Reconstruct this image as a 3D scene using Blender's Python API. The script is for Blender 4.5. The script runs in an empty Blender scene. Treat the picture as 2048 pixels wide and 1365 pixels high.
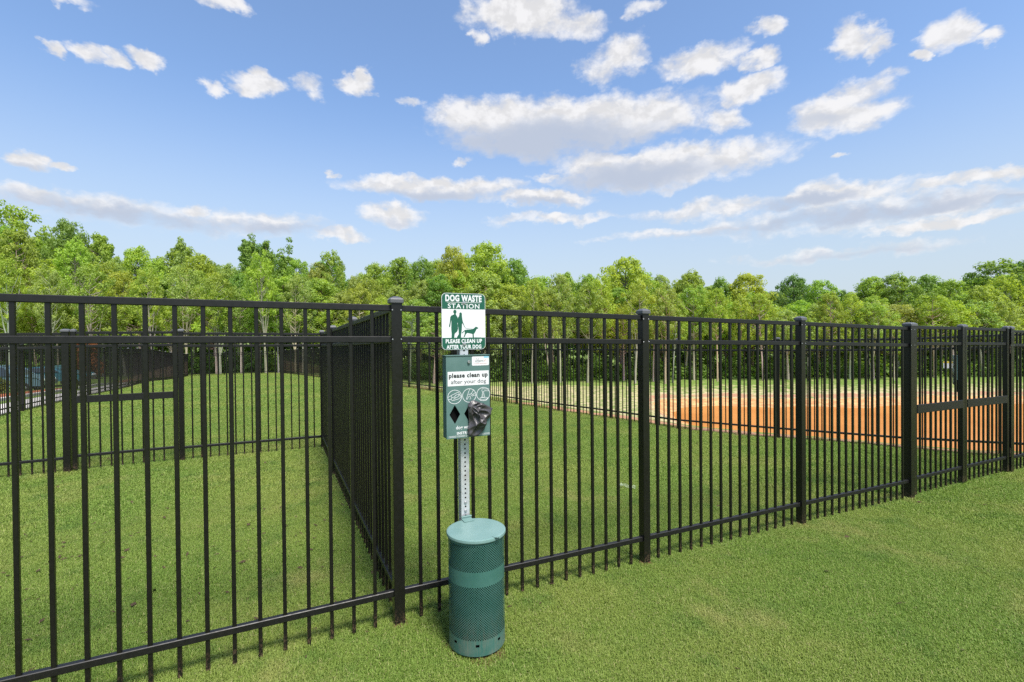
import bpy, math, random
import numpy as np
from mathutils import Vector, Matrix
from mathutils.geometry import tessellate_polygon

random.seed(7)
scene = bpy.context.scene
COL = scene.collection
EYE = 1.66                      # camera height above the ground at the corner post

# ------------------------------------------------------------------ camera
cam_data = bpy.data.cameras.new("camera")
cam = bpy.data.objects.new("camera", cam_data)
COL.objects.link(cam)
F_PX = 958.0
PITCH, ROLL = 0.0089, 0.009
cam_data.sensor_width = 36.0
cam_data.lens = F_PX / 2048.0 * 36.0
cam_data.clip_start = 0.05
cam_data.clip_end = 3000.0
cam.matrix_world = (Matrix.Translation((0, 0, EYE)) @ Matrix.Rotation(math.pi / 2 - PITCH, 4, 'X')
                    @ Matrix.Rotation(-ROLL, 4, 'Z'))
scene.camera = cam

# ------------------------------------------------------------------ render settings
scene.render.engine = 'CYCLES'
scene.view_settings.view_transform = 'Standard'
scene.view_settings.look = 'None'
scene.view_settings.gamma = 1.0
scene.view_settings.use_curve_mapping = False
scene.view_settings.exposure = 1.25
cy = scene.cycles
cy.max_bounces = 6
cy.diffuse_bounces = 3
cy.glossy_bounces = 3
cy.transmission_bounces = 3
cy.transparent_max_bounces = 8
cy.caustics_reflective = False
cy.caustics_refractive = False
cy.use_denoising = False
cy.sample_clamp_indirect = 6.0

# ------------------------------------------------------------------ sun (thin cloud in front of it: soft edged)
SUN_EL, SUN_AZ = math.radians(60), math.radians(146)     # azimuth clockwise from +Y
sun_data = bpy.data.lights.new("sun", 'SUN')
sun_data.energy = 3.0
sun_data.angle = math.radians(16)
sun_data.color = (1.0, 0.95, 0.86)
sun = bpy.data.objects.new("sun", sun_data)
COL.objects.link(sun)
to_sun = Vector((math.sin(SUN_AZ) * math.cos(SUN_EL), math.cos(SUN_AZ) * math.cos(SUN_EL), math.sin(SUN_EL)))
sun.rotation_euler = to_sun.to_track_quat('Z', 'Y').to_euler()
sun.location = to_sun * 60

# ------------------------------------------------------------------ world: Nishita sky with cumulus
SKY_STRENGTH = 0.095
world = bpy.data.worlds.new("World")
scene.world = world
world.use_nodes = True
try:
    world.cycles.sampling_method = 'MANUAL'
    world.cycles.sample_map_resolution = 512
except Exception:
    pass


class Nodes:
    """small helper that adds nodes and wires them"""
    def __init__(self, tree):
        self.t = tree
        self.n = tree.nodes
        self.n.clear()

    def new(self, kind, **props):
        nd = self.n.new(kind)
        for k, v in props.items():
            setattr(nd, k, v)
        return nd

    def put(self, sock, val):
        if val is None:
            return
        if hasattr(val, 'node'):
            self.t.links.new(val, sock)
        else:
            if isinstance(val, (tuple, list)) and len(val) == 3 and getattr(sock, 'type', '') == 'RGBA':
                val = (*val, 1.0)
            sock.default_value = val

    def math(self, op, a, b=None, c=None, clamp=False):
        nd = self.new('ShaderNodeMath', operation=op, use_clamp=clamp)
        for i, v in enumerate((a, b, c)):
            self.put(nd.inputs[i], v)
        return nd.outputs[0]

    def vec(self, op, a, b=None, c=None):
        nd = self.new('ShaderNodeVectorMath', operation=op)
        for i, v in enumerate((a, b, c)):
            if v is not None:
                self.put(nd.inputs[i], v)
        return nd.outputs['Value'] if op in ('DOT_PRODUCT', 'LENGTH') else nd.outputs[0]

    def mix(self, f, a, b, blend='MIX'):
        nd = self.new('ShaderNodeMix', data_type='RGBA', blend_type=blend)
        self.put(nd.inputs[0], f)
        self.put(nd.inputs[6], a)
        self.put(nd.inputs[7], b)
        return nd.outputs[2]

    def noise(self, vec, scale, detail=4, rough=0.55, out=0, dist=0.0):
        nd = self.new('ShaderNodeTexNoise')
        if vec is not None:
            self.put(nd.inputs['Vector'], vec)
        nd.inputs['Scale'].default_value = scale
        nd.inputs['Detail'].default_value = detail
        nd.inputs['Roughness'].default_value = rough
        nd.inputs['Distortion'].default_value = dist
        return nd.outputs[out]

    def step(self, x, lo, hi, a=0.0, b=1.0):
        nd = self.new('ShaderNodeMapRange', interpolation_type='SMOOTHSTEP')
        self.put(nd.inputs[0], x)
        for i, v in enumerate((lo, hi, a, b)):
            nd.inputs[i + 1].default_value = v
        return nd.outputs[0]


def px_dir(px, py):
    """photo pixel (2048 x 1365) -> azimuth, elevation"""
    d = cam.matrix_world.to_3x3() @ Vector(((px - 1024) / F_PX, -(py - 682.5) / F_PX, -1.0))
    d.normalize()
    return math.atan2(d.x, d.y), math.asin(d.z)


# white cloud puffs: (x, y, rx, ry, density) as they lie in the sky
PUFFS = [
    (140, 3, 62, 12, .7), (445, 4, 46, 20, .9), (95, 98, 24, 15, .9), (165, 105, 44, 18, .9), (222, 120, 38, 17, 1),
    (302, 122, 38, 19, 1), (515, 168, 56, 26, 1.1), (522, 145, 26, 18, 1), (432, 175, 20, 10, .6),
    (622, 180, 28, 16, .6), (712, 178, 40, 22, 1.1), (728, 160, 22, 22, 1.1), (820, 200, 18, 8, .5),
    (1040, 28, 108, 42, 1.2), (1130, 50, 68, 30, .9), (1000, 12, 68, 30, 1.2), (950, 76, 16, 13, .7),
    (1285, 20, 30, 16, .6), (1240, 110, 60, 34, .8), (1400, 125, 80, 36, 1.1),
    (1500, 180, 74, 26, 1), (1510, 130, 40, 15, .8), (1200, 140, 40, 30, .7),
    (1530, 66, 32, 22, .9), (1708, 78, 50, 38, 1.1), (1748, 98, 30, 22, .8), (1895, 68, 64, 40, 1.1), (1960, 85, 34, 16, .8),
    (1828, 117, 22, 13, 1), (1690, 226, 112, 42, 1.1), (1740, 180, 46, 26, .8), (1640, 245, 66, 28, 1),
    (1150, 250, 265, 50, 1.2), (985, 238, 118, 42, 1.2), (1240, 240, 165, 50, 1.2), (1080, 275, 180, 42, 1.2), (1455, 240, 40, 26, .9),
    (1330, 335, 235, 40, 1.2), (1200, 325, 95, 25, 1), (1420, 315, 110, 30, 1), (1100, 350, 40, 10, .7),
    (870, 375, 165, 21, 1.1), (1080, 398, 110, 17, 1), (790, 427, 66, 19, 1), (920, 325, 18, 6, .6),
    (55, 320, 48, 20, 1), (122, 335, 28, 8, .8), (80, 395, 82, 19, 1), (210, 415, 170, 24, .62), (385, 418, 38, 15, .85),
    (330, 432, 250, 22, .38), (520, 442, 120, 20, .65), (680, 470, 50, 10, .9), (660, 349, 14, 6, .7),
    (1660, 395, 155, 23, .9), (1900, 405, 175, 22, .8), (1700, 430, 420, 26, .55), (1950, 360, 180, 13, .9), (1900, 440, 170, 11, .8),
    (1110, 437, 110, 9, .6), (1420, 420, 160, 15, .6), (1400, 462, 190, 9, .5), (1678, 315, 18, 6, .7), (1700, 500, 220, 12, .4),
    (2230, 120, 70, 35, 1), (2300, 330, 150, 30, 1), (-180, 200, 80, 30, 1), (-260, 380, 150, 25, 1), (1500, -150, 120, 50, 1), (600, -120, 90, 40, 1),
]
# shaded undersides of the thicker clouds
SHADES = [
    (1080, 285, 250, 42, 1.0), (1010, 300, 120, 25, .8), (1270, 352, 190, 30, .9), (870, 388, 130, 14, .8), (1090, 408, 80, 8, .7), (790, 438, 50, 9, .5),
    (1600, 408, 110, 14, 1.0), (1700, 432, 400, 17, 1.0), (1850, 418, 190, 12, .8), (2030, 400, 60, 14, 1.0), (250, 430, 260, 20, .9), (560, 455, 120, 14, .8), (60, 405, 90, 12, .6),
    (1650, 240, 70, 14, .5), (55, 332, 40, 10, .5), (1250, 275, 140, 20, .6), (1420, 470, 200, 8, .5), (1700, 505, 220, 10, .6), (2300, 345, 140, 16, .9),
]

W = Nodes(world.node_tree)
sky = W.new('ShaderNodeTexSky', sky_type='NISHITA', sun_disc=False, sun_elevation=SUN_EL, sun_rotation=SUN_AZ,
            altitude=0.0, air_density=1.0, dust_density=1.2, ozone_density=2.2)
D = W.new('ShaderNodeTexCoord').outputs['Generated']
sep = W.new('ShaderNodeSeparateXYZ')
W.put(sep.inputs[0], D)
az = W.math('ARCTAN2', sep.outputs[0], sep.outputs[1])
el = W.math('ARCSINE', sep.outputs[2])
comb = W.new('ShaderNodeCombineXYZ')
W.put(comb.inputs[0], az)
W.put(comb.inputs[1], el)
stretch = W.vec('MULTIPLY', comb.outputs[0], (1.0, 1.55, 0.0))
warp1 = W.vec('SUBTRACT', W.noise(stretch, 9.0, 5, 0.6, out=1), (0.5, 0.5, 0.5))
warp2 = W.vec('SUBTRACT', W.noise(stretch, 34.0, 4, 0.6, out=1), (0.5, 0.5, 0.5))
P = W.vec('MULTIPLY_ADD', warp1, (0.11, 0.065, 0.0), comb.outputs[0])
P = W.vec('MULTIPLY_ADD', warp2, (0.030, 0.018, 0.0), P)


def blob_field(items, coords, grow=1.0):
    out = None
    for (x, y, rx, ry, amp) in items:
        a0, e0 = px_dir(x, y)
        a1 = px_dir(x + rx, y)[0]
        e1 = px_dir(x, y - ry)[1]
        sa, se = grow / max(abs(a1 - a0), 1e-4), grow / max(abs(e1 - e0), 1e-4)
        q = W.vec('MULTIPLY_ADD', coords, (sa, se, 0.0), (-a0 * sa, -e0 * se, 0.0))
        f = W.math('MULTIPLY_ADD', W.vec('DOT_PRODUCT', q, q), -amp, amp)
        out = f if out is None else W.math('MAXIMUM', out, f)
    return out


body = W.math('MAXIMUM', blob_field(PUFFS, P, 0.92), -1.5)
fine = W.noise(stretch, 26.0, 7, 0.62)
fine_up = W.noise(W.vec('ADD', stretch, (0.012, 0.03, 0.0)), 26.0, 4, 0.6)
def billow(shift):
    v = W.new('ShaderNodeTexVoronoi', voronoi_dimensions='2D', feature='SMOOTH_F1', normalize=True)
    W.put(v.inputs['Vector'], W.vec('ADD', W.vec('MULTIPLY_ADD', warp1, (0.10, 0.10, 0.0), stretch), shift))
    v.inputs['Scale'].default_value = 17.0
    v.inputs['Detail'].default_value = 2.0
    v.inputs['Roughness'].default_value = 0.55
    v.inputs['Lacunarity'].default_value = 2.3
    v.inputs['Smoothness'].default_value = 0.25
    return v.outputs['Distance']


puffs, puffs_up = billow((0.0, 0.0, 0.0)), billow((0.008, 0.022, 0.0))
dens = W.math('ADD', body, W.math('MULTIPLY_ADD', fine, 1.25, -0.66))
dens = W.math('ADD', dens, W.math('MULTIPLY_ADD', puffs, -1.3, 0.42))
cover = W.step(dens, -0.44, 0.84)
shade = W.step(W.math('MULTIPLY_ADD', W.math('SUBTRACT', fine, 0.5), 0.35, blob_field(SHADES, P, 0.85)), -0.2, 0.95)
puff_light = W.step(W.math('ADD', W.math('SUBTRACT', fine, fine_up), W.math('SUBTRACT', puffs_up, puffs)), -0.22, 0.22, 0.88, 1.06)
white = W.vec('SCALE', (4.0, 3.95, 3.95))
W.put(white.node.inputs['Scale'], puff_light)
cloud = W.mix(shade, white, (2.38, 2.64, 3.18))
# keep the visible blue a little richer and the horizon bluer than plain Nishita
tint = W.mix(W.step(el, 0.02, 0.50), (1.02, 0.955, 0.93), (0.90, 0.985, 1.06))
tinted = W.mix(1.0, sky.outputs[0], tint, 'MULTIPLY')
tinted = W.mix(W.step(el, 0.0, 0.46, 0.84, 0.0), tinted, (2.55, 2.98, 3.38))
tinted = W.mix(0.05, tinted, (2.0, 2.5, 3.4))
final = W.mix(W.math('MULTIPLY', cover, 0.94), tinted, cloud)
bg = W.new('ShaderNodeBackground')
W.put(bg.inputs[0], final)
bg.inputs[1].default_value = SKY_STRENGTH
wo = W.new('ShaderNodeOutputWorld')
W.t.links.new(bg.outputs[0], wo.inputs[0])


# ================================================================== materials
def material(name):
    m = bpy.data.materials.new(name)
    m.use_nodes = True
    N = Nodes(m.node_tree)
    out = N.new('ShaderNodeOutputMaterial')
    return m, N, out


def principled(N, out, color, rough, spec=0.5, metal=0.0, bump=None, bump_str=0.2, bump_dist=0.01):
    b = N.new('ShaderNodeBsdfPrincipled')
    N.put(b.inputs['Base Color'], color)
    N.put(b.inputs['Roughness'], rough)
    b.inputs['Specular IOR Level'].default_value = spec
    b.inputs['Metallic'].default_value = metal
    if bump is not None:
        bp = N.new('ShaderNodeBump')
        bp.inputs['Strength'].default_value = bump_str
        bp.inputs['Distance'].default_value = bump_dist
        N.put(bp.inputs['Height'], bump)
        N.t.links.new(bp.outputs[0], b.inputs['Normal'])
    N.t.links.new(b.outputs[0], out.inputs[0])
    return b


def obj_coord(N):
    return N.new('ShaderNodeTexCoord').outputs['Object']


def world_pos(N):
    return N.new('ShaderNodeNewGeometry').outputs['Position']


def mat_plain(name, color, rough=0.5, spec=0.5, metal=0.0, var=0.12, scale=30.0):
    m, N, out = material(name)
    n = N.noise(obj_coord(N), scale, 5)
    c = N.mix(n, tuple(v * (1 - var) for v in color), tuple(v * (1 + var) for v in color))
    principled(N, out, c, N.step(n, 0.2, 0.8, rough * 0.88, min(1, rough * 1.12)), spec, metal, n, 0.06, 0.002)
    return m


def mat_fence(splashed=True):
    m, N, out = material("black_powder_coat")
    co = obj_coord(N)
    w = world_pos(N)
    n = N.noise(w, 45.0, 4)
    peel = N.noise(w, 900.0, 2)
    c = N.mix(n, (0.0055, 0.0052, 0.005), (0.0095, 0.0088, 0.008))
    # splashed soil near the foot, thin dust specks everywhere
    sepz = N.new('ShaderNodeSeparateXYZ')
    N.put(sepz.inputs[0], co)
    low = N.step(sepz.outputs[2], 0.0, 0.17, 1.0, 0.0)
    speck = N.step(N.noise(w, 160.0, 3, 0.7), 0.60, 0.68)
    splash = N.math('MULTIPLY', N.math('MULTIPLY', low, low), N.step(N.noise(w, 70.0, 5, 0.7), 0.46, 0.62))
    dirt = N.math('MAXIMUM', N.math('MULTIPLY', splash, 0.55 if splashed else 0.0), N.math('MULTIPLY', speck, 0.05), clamp=True)
    c = N.mix(dirt, c, (0.15, 0.095, 0.055))
    r = N.math('ADD', N.step(n, 0.3, 0.7, 0.24 if splashed else 0.42, 0.34 if splashed else 0.52), N.math('MULTIPLY', dirt, 0.4))
    principled(N, out, c, r, 0.40, 0.0, peel, 0.04, 0.0005)
    return m


def mat_green(name, a, b, rough, dirt_top=0.0):
    m, N, out = material(name)
    co = obj_coord(N)
    n = N.noise(co, 9.0, 5, 0.6)
    f = N.noise(co, 240.0, 2)
    c = N.mix(N.step(n, 0.3, 0.7), a, b)
    if dirt_top > 0:
        s = N.new('ShaderNodeSeparateXYZ')
        N.put(s.inputs[0], co)
        low = N.step(s.outputs[2], 0.03, dirt_top, 1.0, 0.0)
        streak = N.new('ShaderNodeMapping')
        N.put(streak.inputs[0], co)
        streak.inputs['Scale'].default_value = (85, 85, 9)
        st = N.step(N.noise(streak.outputs[0], 1.0, 5, 0.7), 0.42, 0.66)
        blot = N.step(N.noise(co, 13.0, 6, 0.7), 0.40, 0.70)
        d = N.math('MULTIPLY', N.math('MULTIPLY', low, N.math('MULTIPLY_ADD', st, 0.55, N.math('MULTIPLY', blot, 0.45))), 0.55)
        c = N.mix(d, c, (0.20, 0.17, 0.13))
    principled(N, out, c, N.step(n, 0.3, 0.7, rough, rough + 0.12), 0.5, 0.0, f, 0.12, 0.0006)
    return m


def mat_galv():
    m, N, out = material("galvanised_steel")
    v = N.new('ShaderNodeTexVoronoi')
    N.put(v.inputs['Vector'], obj_coord(N))
    v.inputs['Scale'].default_value = 60
    c = N.mix(v.outputs['Color'], (0.50, 0.51, 0.53), (0.66, 0.66, 0.67))
    c = N.mix(N.step(N.noise(obj_coord(N), 14.0, 5), 0.45, 0.75), c, (0.44, 0.43, 0.43))
    principled(N, out, c, 0.5, 0.5, 0.55)
    return m


def mat_bag():
    m, N, out = material("dark_plastic_film")
    n = N.noise(obj_coord(N), 55.0, 5, 0.6, dist=1.2)
    c = N.mix(n, (0.036, 0.032, 0.034), (0.060, 0.055, 0.058))
    principled(N, out, c, 0.40, 0.6, 0.0, n, 0.15, 0.003)
    return m


def mat_ground():
    m, N, out = material("lawn_and_clay")
    w = world_pos(N)
    big = N.noise(w, 0.32, 4, 0.6)
    mid = N.noise(w, 2.2, 5, 0.6)
    fin = N.noise(w, 34.0, 5, 0.7)
    at = N.new('ShaderNodeAttribute', attribute_name='clay').outputs['Fac']
    dr = N.new('ShaderNodeAttribute', attribute_name='dry').outputs['Fac']
    mu = N.new('ShaderNodeAttribute', attribute_name='mulch').outputs['Fac']
    g = N.mix(N.step(big, 0.35, 0.65), (0.120, 0.205, 0.038), (0.175, 0.250, 0.055))
    g = N.mix(N.step(mid, 0.42, 0.72), g, (0.21, 0.26, 0.068))
    g = N.mix(N.step(fin, 0.35, 0.75), N.mix(0.35, g, (0.03, 0.05, 0.012)), g)
    tan = N.mix(N.step(fin, 0.3, 0.7), (0.33, 0.27, 0.14), (0.50, 0.42, 0.25))
    dryf = N.step(N.math('ADD', dr, N.math('MULTIPLY', N.math('SUBTRACT', mid, 0.5), 1.6)), 0.35, 0.85)
    c = N.mix(dryf, g, tan)
    clay = N.mix(N.step(mid, 0.35, 0.7), (0.45, 0.20, 0.085), (0.56, 0.36, 0.16))
    clayf = N.step(N.math('ADD', at, N.math('MULTIPLY', N.math('SUBTRACT', mid, 0.5), 0.5)), 0.4, 0.65)
    c = N.mix(clayf, c, clay)
    earth = N.mix(N.step(fin, 0.3, 0.7), (0.26, 0.12, 0.065), (0.46, 0.27, 0.17))
    muf = N.step(N.math('ADD', mu, N.math('MULTIPLY', N.math('SUBTRACT', mid, 0.5), 1.2)), 0.4, 0.75)
    c = N.mix(muf, c, earth)
    bd = N.new('ShaderNodeAttribute', attribute_name='bedding').outputs['Fac']
    red = N.mix(N.step(fin, 0.3, 0.7), (0.20, 0.055, 0.025), (0.44, 0.15, 0.075))
    c = N.mix(N.step(bd, 0.35, 0.6), c, red)
    principled(N, out, c, 0.95, 0.1, 0.0, fin, 0.6, 0.03)
    return m


def mat_grass():
    m, N, out = material("grass_blades")
    w = world_pos(N)
    t = N.new('ShaderNodeAttribute', attribute_name='tint').outputs['Fac']
    big = N.noise(w, 0.45, 3, 0.6)
    mid = N.noise(w, 2.6, 4, 0.6)
    c = N.mix(N.step(t, 0.1, 0.9), (0.146, 0.240, 0.036), (0.245, 0.338, 0.074))
    c = N.mix(N.math('MULTIPLY', N.step(big, 0.36, 0.66), 0.55), c, (0.320, 0.350, 0.086))
    c = N.mix(N.math('MULTIPLY', N.step(mid, 0.5, 0.72), 0.8), c, (0.132, 0.224, 0.044))
    c = N.mix(N.math('MULTIPLY', N.math('MULTIPLY', N.step(N.noise(w, 1.1, 4, 0.65), 0.53, 0.72), N.step(N.vec('LENGTH', w), 5.0, 11.0, 1.0, 0.25)), 0.60), c, (0.40, 0.37, 0.14))
    c = N.mix(N.math('MULTIPLY', N.step(t, 0.955, 0.965), 0.8), c, (0.46, 0.42, 0.20))
    b = N.new('ShaderNodeBsdfPrincipled')
    N.put(b.inputs['Base Color'], c)
    b.inputs['Roughness'].default_value = 0.55
    b.inputs['Specular IOR Level'].default_value = 0.25
    tr = N.new('ShaderNodeBsdfTranslucent')
    N.put(tr.inputs[0], N.mix(1.0, c, (1.1, 1.15, 0.6), 'MULTIPLY'))
    mx = N.new('ShaderNodeMixShader')
    mx.inputs[0].default_value = 0.3
    N.t.links.new(b.outputs[0], mx.inputs[1])
    N.t.links.new(tr.outputs[0], mx.inputs[2])
    N.t.links.new(mx.outputs[0], out.inputs[0])
    return m


def mat_leaf():
    m, N, out = material("tree_leaves")
    oi = N.new('ShaderNodeObjectInfo')
    t = N.new('ShaderNodeAttribute', attribute_name='tint').outputs['Fac']
    c = N.mix(N.step(t, 0.0, 1.0), N.mix(1.0, oi.outputs['Color'], (0.80, 0.84, 0.86), 'MULTIPLY'),
              N.mix(1.0, oi.outputs['Color'], (1.24, 1.18, 1.08), 'MULTIPLY'))
    b = N.new('ShaderNodeBsdfPrincipled')
    N.put(b.inputs['Base Color'], c)
    b.inputs['Roughness'].default_value = 0.5
    b.inputs['Specular IOR Level'].default_value = 0.3
    tr = N.new('ShaderNodeBsdfTranslucent')
    N.put(tr.inputs[0], N.mix(1.0, c, (1.35, 1.3, 0.5), 'MULTIPLY'))
    mx = N.new('ShaderNodeMixShader')
    mx.inputs[0].default_value = 0.52
    N.t.links.new(b.outputs[0], mx.inputs[1])
    N.t.links.new(tr.outputs[0], mx.inputs[2])
    N.t.links.new(mx.outputs[0], out.inputs[0])
    return m


def mat_bark():
    m, N, out = material("tree_bark")
    oi = N.new('ShaderNodeObjectInfo')
    mp = N.new('ShaderNodeMapping')
    N.put(mp.inputs[0], obj_coord(N))
    mp.inputs['Scale'].default_value = (9, 9, 1.6)
    n = N.noise(mp.outputs[0], 2.0, 6, 0.7)
    c = N.mix(N.step(n, 0.3, 0.7), N.mix(1.0, oi.outputs['Color'], (0.55, 0.53, 0.5), 'MULTIPLY'), oi.outputs['Color'])
    principled(N, out, c, 0.9, 0.15, 0.0, n, 0.4, 0.05)
    return m


def mat_water():
    m, N, out = material("muddy_water")
    w = world_pos(N)
    n = N.noise(w, 0.25, 4)
    c = N.mix(N.step(n, 0.3, 0.7), (0.45, 0.172, 0.045), (0.52, 0.215, 0.060))
    rip = N.noise(w, 3.0, 4, 0.6)
    principled(N, out, c, 0.30, 0.22, 0.0, rip, 0.12, 0.02)
    return m


def mat_concrete():
    m, N, out = material("pale_concrete")
    w = world_pos(N)
    n = N.noise(w, 5.0, 6, 0.65)
    c = N.mix(n, (0.46, 0.42, 0.385), (0.62, 0.58, 0.54))
    principled(N, out, c, 0.85, 0.2, 0.0, N.noise(w, 60, 3), 0.2, 0.004)
    return m


M_FENCE = mat_fence()
M_RAIL = mat_fence(False)
M_CAP = mat_plain("cap_grey_black", (0.085, 0.085, 0.092), 0.42, 0.6)  # grey-black, paler than the coat on the posts
M_SCREW = mat_plain("zinc_screw", (0.42, 0.42, 0.43), 0.35, 0.6, 0.7)
M_GALV = mat_galv()
M_SIGN_W = mat_plain("sign_white", (0.66, 0.66, 0.67), 0.35, 0.5, 0, 0.03)
M_SIGN_G = mat_plain("sign_green", (0.009, 0.088, 0.053), 0.4, 0.5, 0, 0.06)
M_INK = mat_plain("dark_print", (0.03, 0.035, 0.035), 0.5, 0.3)
M_INK_L = mat_plain("grey_print", (0.06, 0.065, 0.07), 0.5, 0.3)
M_BLUE = mat_plain("light_blue_print", (0.22, 0.52, 0.68), 0.5, 0.3)
M_REDP = mat_plain("red_print", (0.42, 0.12, 0.10), 0.5, 0.3)
M_BOX = mat_green("dispenser_paint", (0.080, 0.150, 0.138), (0.098, 0.172, 0.160), 0.34)
M_BIN = mat_green("bin_paint", (0.034, 0.113, 0.092), (0.047, 0.132, 0.109), 0.40, 0.30)
M_LID = mat_green("lid_sky_sheen", (0.125, 0.222, 0.202), (0.155, 0.252, 0.232), 0.30)  # bin paint made paler: the sky's reflection is put into the colour
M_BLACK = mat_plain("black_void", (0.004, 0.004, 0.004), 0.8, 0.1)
M_BAG = mat_bag()
M_GROUND = mat_ground()
M_GRASS = mat_grass()
M_LEAF = mat_leaf()
M_BARK = mat_bark()
M_WATER = mat_water()
M_CONC = mat_concrete()


# ================================================================== mesh helpers
def unit(v):
    v = np.asarray(v, float)
    return v / np.linalg.norm(v)


class MB:
    """collects polygons and links them as one mesh object"""
    def __init__(self):
        self.v, self.f = [], []

    def add(self, verts, faces):
        o = len(self.v)
        self.v.extend(tuple(map(float, p)) for p in verts)
        self.f.extend(tuple(i + o for i in f) for f in faces)

    def prism(self, section, p0, p1, ax, ay):
        """a section of (a, b) points swept from p0 to p1; ax / ay are the section axes"""
        p0, p1, ax, ay = (np.asarray(q, float) for q in (p0, p1, ax, ay))
        n = len(section)
        vs = [p0 + ax * a + ay * b for a, b in section] + [p1 + ax * a + ay * b for a, b in section]
        fs = [(i, (i + 1) % n, n + (i + 1) % n, n + i) for i in range(n)]
        fs += [tuple(reversed(range(n))), tuple(range(n, 2 * n))]
        self.add(vs, fs)

    def box(self, c, s, bev=0.0, rot=0.0):
        """bevelled box, bevel on the vertical edges and on top"""
        x, y, z = s[0] / 2, s[1] / 2, s[2] / 2
        b = bev
        sec = [(-x + b, -y), (x - b, -y), (x, -y + b), (x, y - b), (x - b, y), (-x + b, y), (-x, y - b), (-x, -y + b)] if b else \
              [(-x, -y), (x, -y), (x, y), (-x, y)]
        cr, sr = math.cos(rot), math.sin(rot)
        def put(pts, zz):
            return [(c[0] + a * cr - bb * sr, c[1] + a * sr + bb * cr, c[2] + zz) for a, bb in pts]
        n = len(sec)
        if b:
            ins = [(a * (1 - b / x), bb * (1 - b / y)) for a, bb in sec]
            rings = [put(ins, -z), put(sec, -z + b), put(sec, z - b), put(ins, z)]
        else:
            rings = [put(sec, -z), put(sec, z)]
        vs = [p for r in rings for p in r]
        fs = []
        for k in range(len(rings) - 1):
            fs += [(k * n + i, k * n + (i + 1) % n, (k + 1) * n + (i + 1) % n, (k + 1) * n + i) for i in range(n)]
        fs += [tuple(reversed(range(n))), tuple(range((len(rings) - 1) * n, len(rings) * n))]
        self.add(vs, fs)

    def tube(self, path, radii, sides=7, cap=True):
        path = [np.asarray(p, float) for p in path]
        vs, fs = [], []
        prev = None
        for k, p in enumerate(path):
            d = path[min(k + 1, len(path) - 1)] - path[max(k - 1, 0)]
            d = d / (np.linalg.norm(d) + 1e-9)
            ref = np.array((0, 0, 1.0)) if abs(d[2]) < 0.9 else np.array((1.0, 0, 0))
            a = np.cross(d, ref) if prev is None else prev - d * np.dot(prev, d)
            a = a / (np.linalg.norm(a) + 1e-9)
            prev = a
            b = np.cross(d, a)
            for i in range(sides):
                t = 2 * math.pi * i / sides
                vs.append(p + radii[k] * (a * math.cos(t) + b * math.sin(t)))
        for k in range(len(path) - 1):
            fs += [(k * sides + i, k * sides + (i + 1) % sides, (k + 1) * sides + (i + 1) % sides, (k + 1) * sides + i) for i in range(sides)]
        if cap:
            fs += [tuple(reversed(range(sides))), tuple(range((len(path) - 1) * sides, len(path) * sides))]
        self.add(vs, fs)

    def lathe(self, prof, n=48, c=(0, 0, 0), caps=True):
        vs, fs = [], []
        for r, z in prof:
            for i in range(n):
                t = 2 * math.pi * i / n
                vs.append((c[0] + r * math.cos(t), c[1] + r * math.sin(t), c[2] + z))
        for k in range(len(prof) - 1):
            fs += [(k * n + i, k * n + (i + 1) % n, (k + 1) * n + (i + 1) % n, (k + 1) * n + i) for i in range(n)]
        if caps:
            fs += [tuple(reversed(range(n))), tuple(range((len(prof) - 1) * n, len(prof) * n))]
        self.add(vs, fs)

    def plate(self, outline, y0, y1, holes=()):
        """flat plate in the local XZ plane between y0 (back) and y1 (front, smaller y faces the viewer)"""
        loops = [list(outline)] + [list(h) for h in holes]
        flat = [p for l in loops for p in l]
        tris = tessellate_polygon([[Vector((a, b, 0)) for a, b in l] for l in loops])
        n = len(flat)
        vs = [(a, y1, b) for a, b in flat] + [(a, y0, b) for a, b in flat]
        fs = []
        for t in tris:
            (ax, az), (bx, bz), (cx, cz) = (flat[i] for i in t)
            s = (bx - ax) * (cz - az) - (bz - az) * (cx - ax)
            t = tuple(t) if s > 0 else tuple(reversed(t))
            fs.append(t)
            fs.append(tuple(n + i for i in reversed(t)))
        o = 0
        for l in loops:
            k = len(l)
            fs += [(o + i, n + o + i, n + o + (i + 1) % k, o + (i + 1) % k) for i in range(k)]
            o += k
        self.add(vs, fs)

    def stroke(self, pts, w, y0, y1):
        """a line drawn in the XZ plane, as thin plates"""
        for (a, b), (c, d) in zip(pts[:-1], pts[1:]):
            dx, dz = c - a, d - b
            l = math.hypot(dx, dz) + 1e-9
            ex, ez = dx / l * w / 3, dz / l * w / 3
            px, pz = -dz / l * w / 2, dx / l * w / 2
            self.plate([(a - ex - px, b - ez - pz), (c + ex - px, d + ez - pz), (c + ex + px, d + ez + pz), (a - ex + px, b - ez + pz)], y0, y1)

    def mesh(self, name, mat):
        me = bpy.data.meshes.new(name)
        me.from_pydata(self.v, [], self.f)
        me.materials.append(mat)
        me.update()
        return me

    def build(self, name, mat, parent=None, loc=(0, 0, 0), smooth=False):
        me = self.mesh(name, mat)
        if smooth:
            me.polygons.foreach_set('use_smooth', [True] * len(me.polygons))
        return put(name, me, parent, loc)


def put(name, me, parent=None, loc=(0, 0, 0), rz=0.0, color=None):
    o = bpy.data.objects.new(name, me)
    COL.objects.link(o)
    o.parent = parent
    o.location = loc
    o.rotation_euler = (0, 0, rz)
    if color is not None:
        o.color = (*color, 1.0)
    return o


def tag(o, label=None, cat=None, group=None, kind=None):
    for k, v in (('label', label), ('category', cat), ('group', group), ('kind', kind)):
        if v:
            o[k] = v
    return o


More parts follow.
